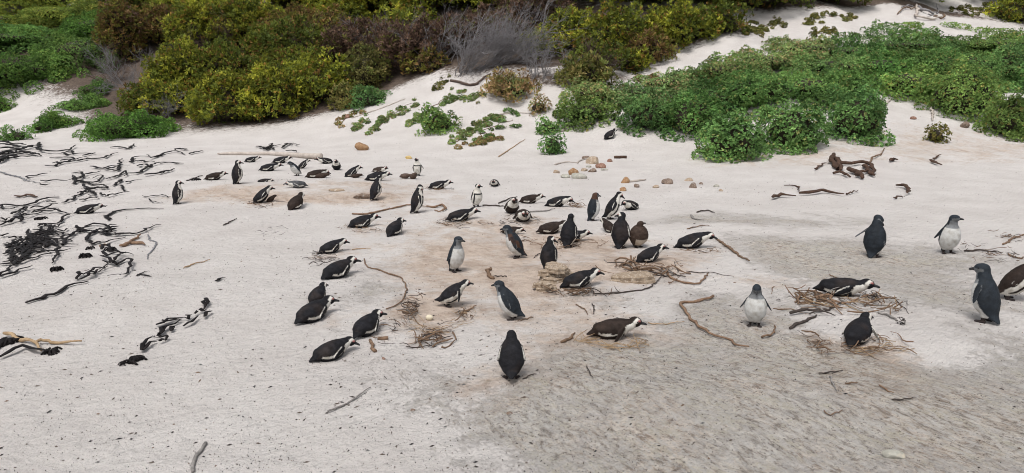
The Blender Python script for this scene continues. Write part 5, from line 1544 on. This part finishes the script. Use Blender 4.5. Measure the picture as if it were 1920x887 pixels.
# nests: rings of twigs, every twig a part
def twig_mesh(i, mat, r):
    n = 5; t = np.linspace(-.5, .5, n)
    p = np.column_stack([t, .10 * np.sin(t * 4 + i) + RNG.normal(0, .02, n), .05 * np.cos(t * 5 + i * 2)])
    mb = MB(); mb.tube(p, taper(n, r, .7, .5), 5); return mb.mesh('twig', mat)
TW = [twig_mesh(i, m, r) for i, (m, r) in enumerate([(M_TWIG, .030), (M_TWIG, .022), (M_TWIGD, .028), (M_STRAW, .015), (M_TWIGG, .024), (M_ORANGE, .026), (M_TWIGD, .020), (M_STRAW, .018), (M_TWIG, .045)])]
def nest(px, py, rx, ry, n, label, length=.16, ring=.75, sel=None, arc=(0, 6.283), spread=.3, pile=.02):
    P = at(px, py); D = depth_of(P); k = max(math.sin(math.atan2(CAM_H - P[2], P[1])), .12)
    wx = rx * D / F_PX; wy = ry * D / F_PX / k
    root = empty('nest', tuple(P))
    for i in range(int(n * 1.35)):
        a = RNG.uniform(*arc); q = ring + RNG.normal(0, spread)
        x = P[0] + wx * q * math.cos(a); y = P[1] + wy * q * math.sin(a)
        m = TW[int(RNG.choice(sel))] if sel else TW[int(RNG.integers(len(TW)))]
        o = link('twig', m, root)
        L = length * RNG.uniform(.45, 1.35)
        o.location = (x - P[0], y - P[1], float(ground(x, y)) - P[2] + .010 + abs(RNG.normal(0, pile)))
        o.rotation_euler = (RNG.uniform(0, 6), RNG.normal(0, .12), a + 1.57 + RNG.normal(0, .6))
        o.scale = (L, L * RNG.uniform(.7, 1.3), L * .8)
    tag(root, label, 'nest', 'twig nests under the penguins')
W_ = [0, 1, 2, 4, 5, 6, 8]
nest(684, 428, 38, 8, 34, 'twig nest under the penguin below the long curved brown root', .13, arc=(2.4, 6.0))
nest(618, 480, 40, 16, 34, 'nest of dark twigs behind the tail of the penguin with raised back', .14, arc=(2.6, 5.4), sel=[2, 4, 6, 0, 1])
nest(862, 417, 42, 9, 36, 'nest of twigs under the penguin with outstretched neck', .17, arc=(2.6, 6.2))
nest(826, 355, 30, 5, 22, 'thin twig nest under the penguin behind the bowing one', .15, arc=(3.0, 6.3))
nest(1078, 386, 20, 9, 30, 'heap of pale brown twigs at a penguin\'s lowered bill', .16, .45, [1, 0, 5, 7])
nest(975, 417, 42, 6, 30, 'ring of dark twigs round the front face-on penguin', .16, sel=[2, 6, 4, 0])
nest(1215, 498, 62, 16, 40, 'nest of long sticks under the penguin below the woolly chick', .26, sel=W_, arc=(2.8, 6.5))
nest(1590, 562, 92, 18, 62, 'wide nest of sticks under the stretched penguin', .24, .75, sel=[0, 1, 5, 3, 7, 0, 2, 4], arc=(2.6, 7.0), pile=.035)
nest(1520, 560, 34, 16, 22, 'loose sticks spilling from the tail end of the wide nest', .2, .6, sel=[0, 1, 5, 8])
nest(1625, 648, 62, 16, 46, 'nest of fine reddish twigs round the penguin on the sand mound', .17, .75, sel=[0, 3, 5, 7, 1], arc=(2.5, 7.0))
nest(1540, 655, 16, 28, 22, 'trail of bark bits down the inner side of the sand mound', .12, .5, sel=[0, 8, 4, 1])
nest(1150, 640, 60, 13, 34, 'ring of dry straw under the brown-backed penguin on the rock', .20, .85, [3, 7, 3, 3], spread=.12, pile=.008, arc=(2.6, 6.5))
nest(770, 588, 18, 24, 58, 'thick pile of broken twigs at the outer rim of the egg nest', .13, .45, W_, pile=.045)
nest(822, 600, 56, 30, 60, 'twig ring of the nest that holds the egg', .14, .85, [3, 7, 1, 0, 4, 6], arc=(3.2, 6.9), spread=.16)
nest(800, 640, 40, 13, 26, 'scatter of dark sticks below the egg nest', .17, .5, [2, 6, 8, 0, 5])
nest(722, 622, 26, 24, 16, 'scatter of small twigs between the egg nest and the lowest penguin', .11, .6, [2, 6, 1])
nest(493, 381, 36, 8, 20, 'few twigs under the penguin sitting over a chick', .17, .8, [2, 6, 3, 0], arc=(2.6, 6.2))
nest(1066, 459, 60, 8, 34, 'reddish twigs around the feet of the tall bird in the nest cluster', .16, .8, [5, 0, 8, 1])
nest(1084, 546, 62, 7, 26, 'line of twigs along the belly of the penguin by the tan rock ledge', .2, .7, [2, 6, 1, 0], arc=(3.0, 6.3))
nest(1310, 471, 44, 6, 16, 'few twigs under the penguin at the edge of the grey rock', .14, .8, [0, 2, 5])
nest(1860, 478, 56, 18, 40, 'scattered twig litter behind the leaning adult at the outer edge', .13, .6, [0, 2, 8, 6, 5])
nest(1895, 445, 30, 12, 20, 'dark debris clump at the outermost edge of the rock', .15, .5, [2, 6, 8, 5])
nest(512, 383 + 55, 30, 10, 12, 'faint twig litter on sand below the brown-backed penguin', .09, .7, [2, 6, 4])
nest(1000, 455, 24, 9, 14, 'twig crumbs between the fledgling and the tall bird', .1, .6, [0, 5, 8])

# crumbs of kelp and leaf strewn over the sand, uncountable
def crumbs():
    n = 46000
    y = 3.0 + 25 * RNG.random(n) ** 1.7; x = (RNG.random(n) * 2 - 1) * y * .78
    cl = vnoise(x * .55, y * .55, 40) + .6 * vnoise(x * 1.9, y * 1.9, 41) + .5
    dz = blobs(DIRTB, x, y)
    keep = RNG.random(n) < np.clip(.16 + .42 * np.clip(dz, 0, 1) + .55 * (cl - .45), .04, 1)
    x, y = x[keep], y[keep]; n = len(x); z = ground(x, y)
    big = RNG.random(n) ** 20
    L = (.0014 + .0034 * RNG.random(n) ** 2 + .022 * big); W = np.minimum(L * RNG.uniform(.18, .55, n), .0045)
    a = RNG.normal(.45, .8, n); c, s = np.cos(a), np.sin(a)
    h = .003 + .25 * W
    P = np.column_stack([x, y, z])
    d = np.column_stack([c * L, s * L, RNG.normal(0, .12, n) * L]); e = np.column_stack([-s * W, c * W, np.zeros(n)])
    up = np.column_stack([np.zeros(n), np.zeros(n), h])
    V = np.stack([P - d + up * .6, P - e, P + d + up * .6, P + e, P + up * 2.2], 1).reshape(-1, 3)
    b = np.arange(n)[:, None] * 5
    F = np.concatenate([b + np.array([[0, 1, 4]]), b + np.array([[1, 2, 4]]), b + np.array([[2, 3, 4]]), b + np.array([[3, 0, 4]])])
    pal = np.array([(.045, .036, .031), (.10, .075, .058), (.15, .125, .105), (.024, .021, .022), (.13, .13, .125), (.17, .11, .07)])
    col = pal[RNG.choice(len(pal), n, p=[.26, .24, .18, .16, .10, .06])]
    o = link('beach_litter', mesh_np('beach_litter', V, F, M_CRUMB, np.repeat(col, 5, 0), False))
    tag(o, 'dark crumbs of dried kelp, leaf and twig strewn over the sand', kind='stuff')
M_CRUMB, _nt2, _b2 = new_mat('crumbs'); _nt2.links.new(attr(_nt2, 'tint'), _b2.inputs['Base Color']); _b2.inputs['Roughness'].default_value = .9
crumbs()
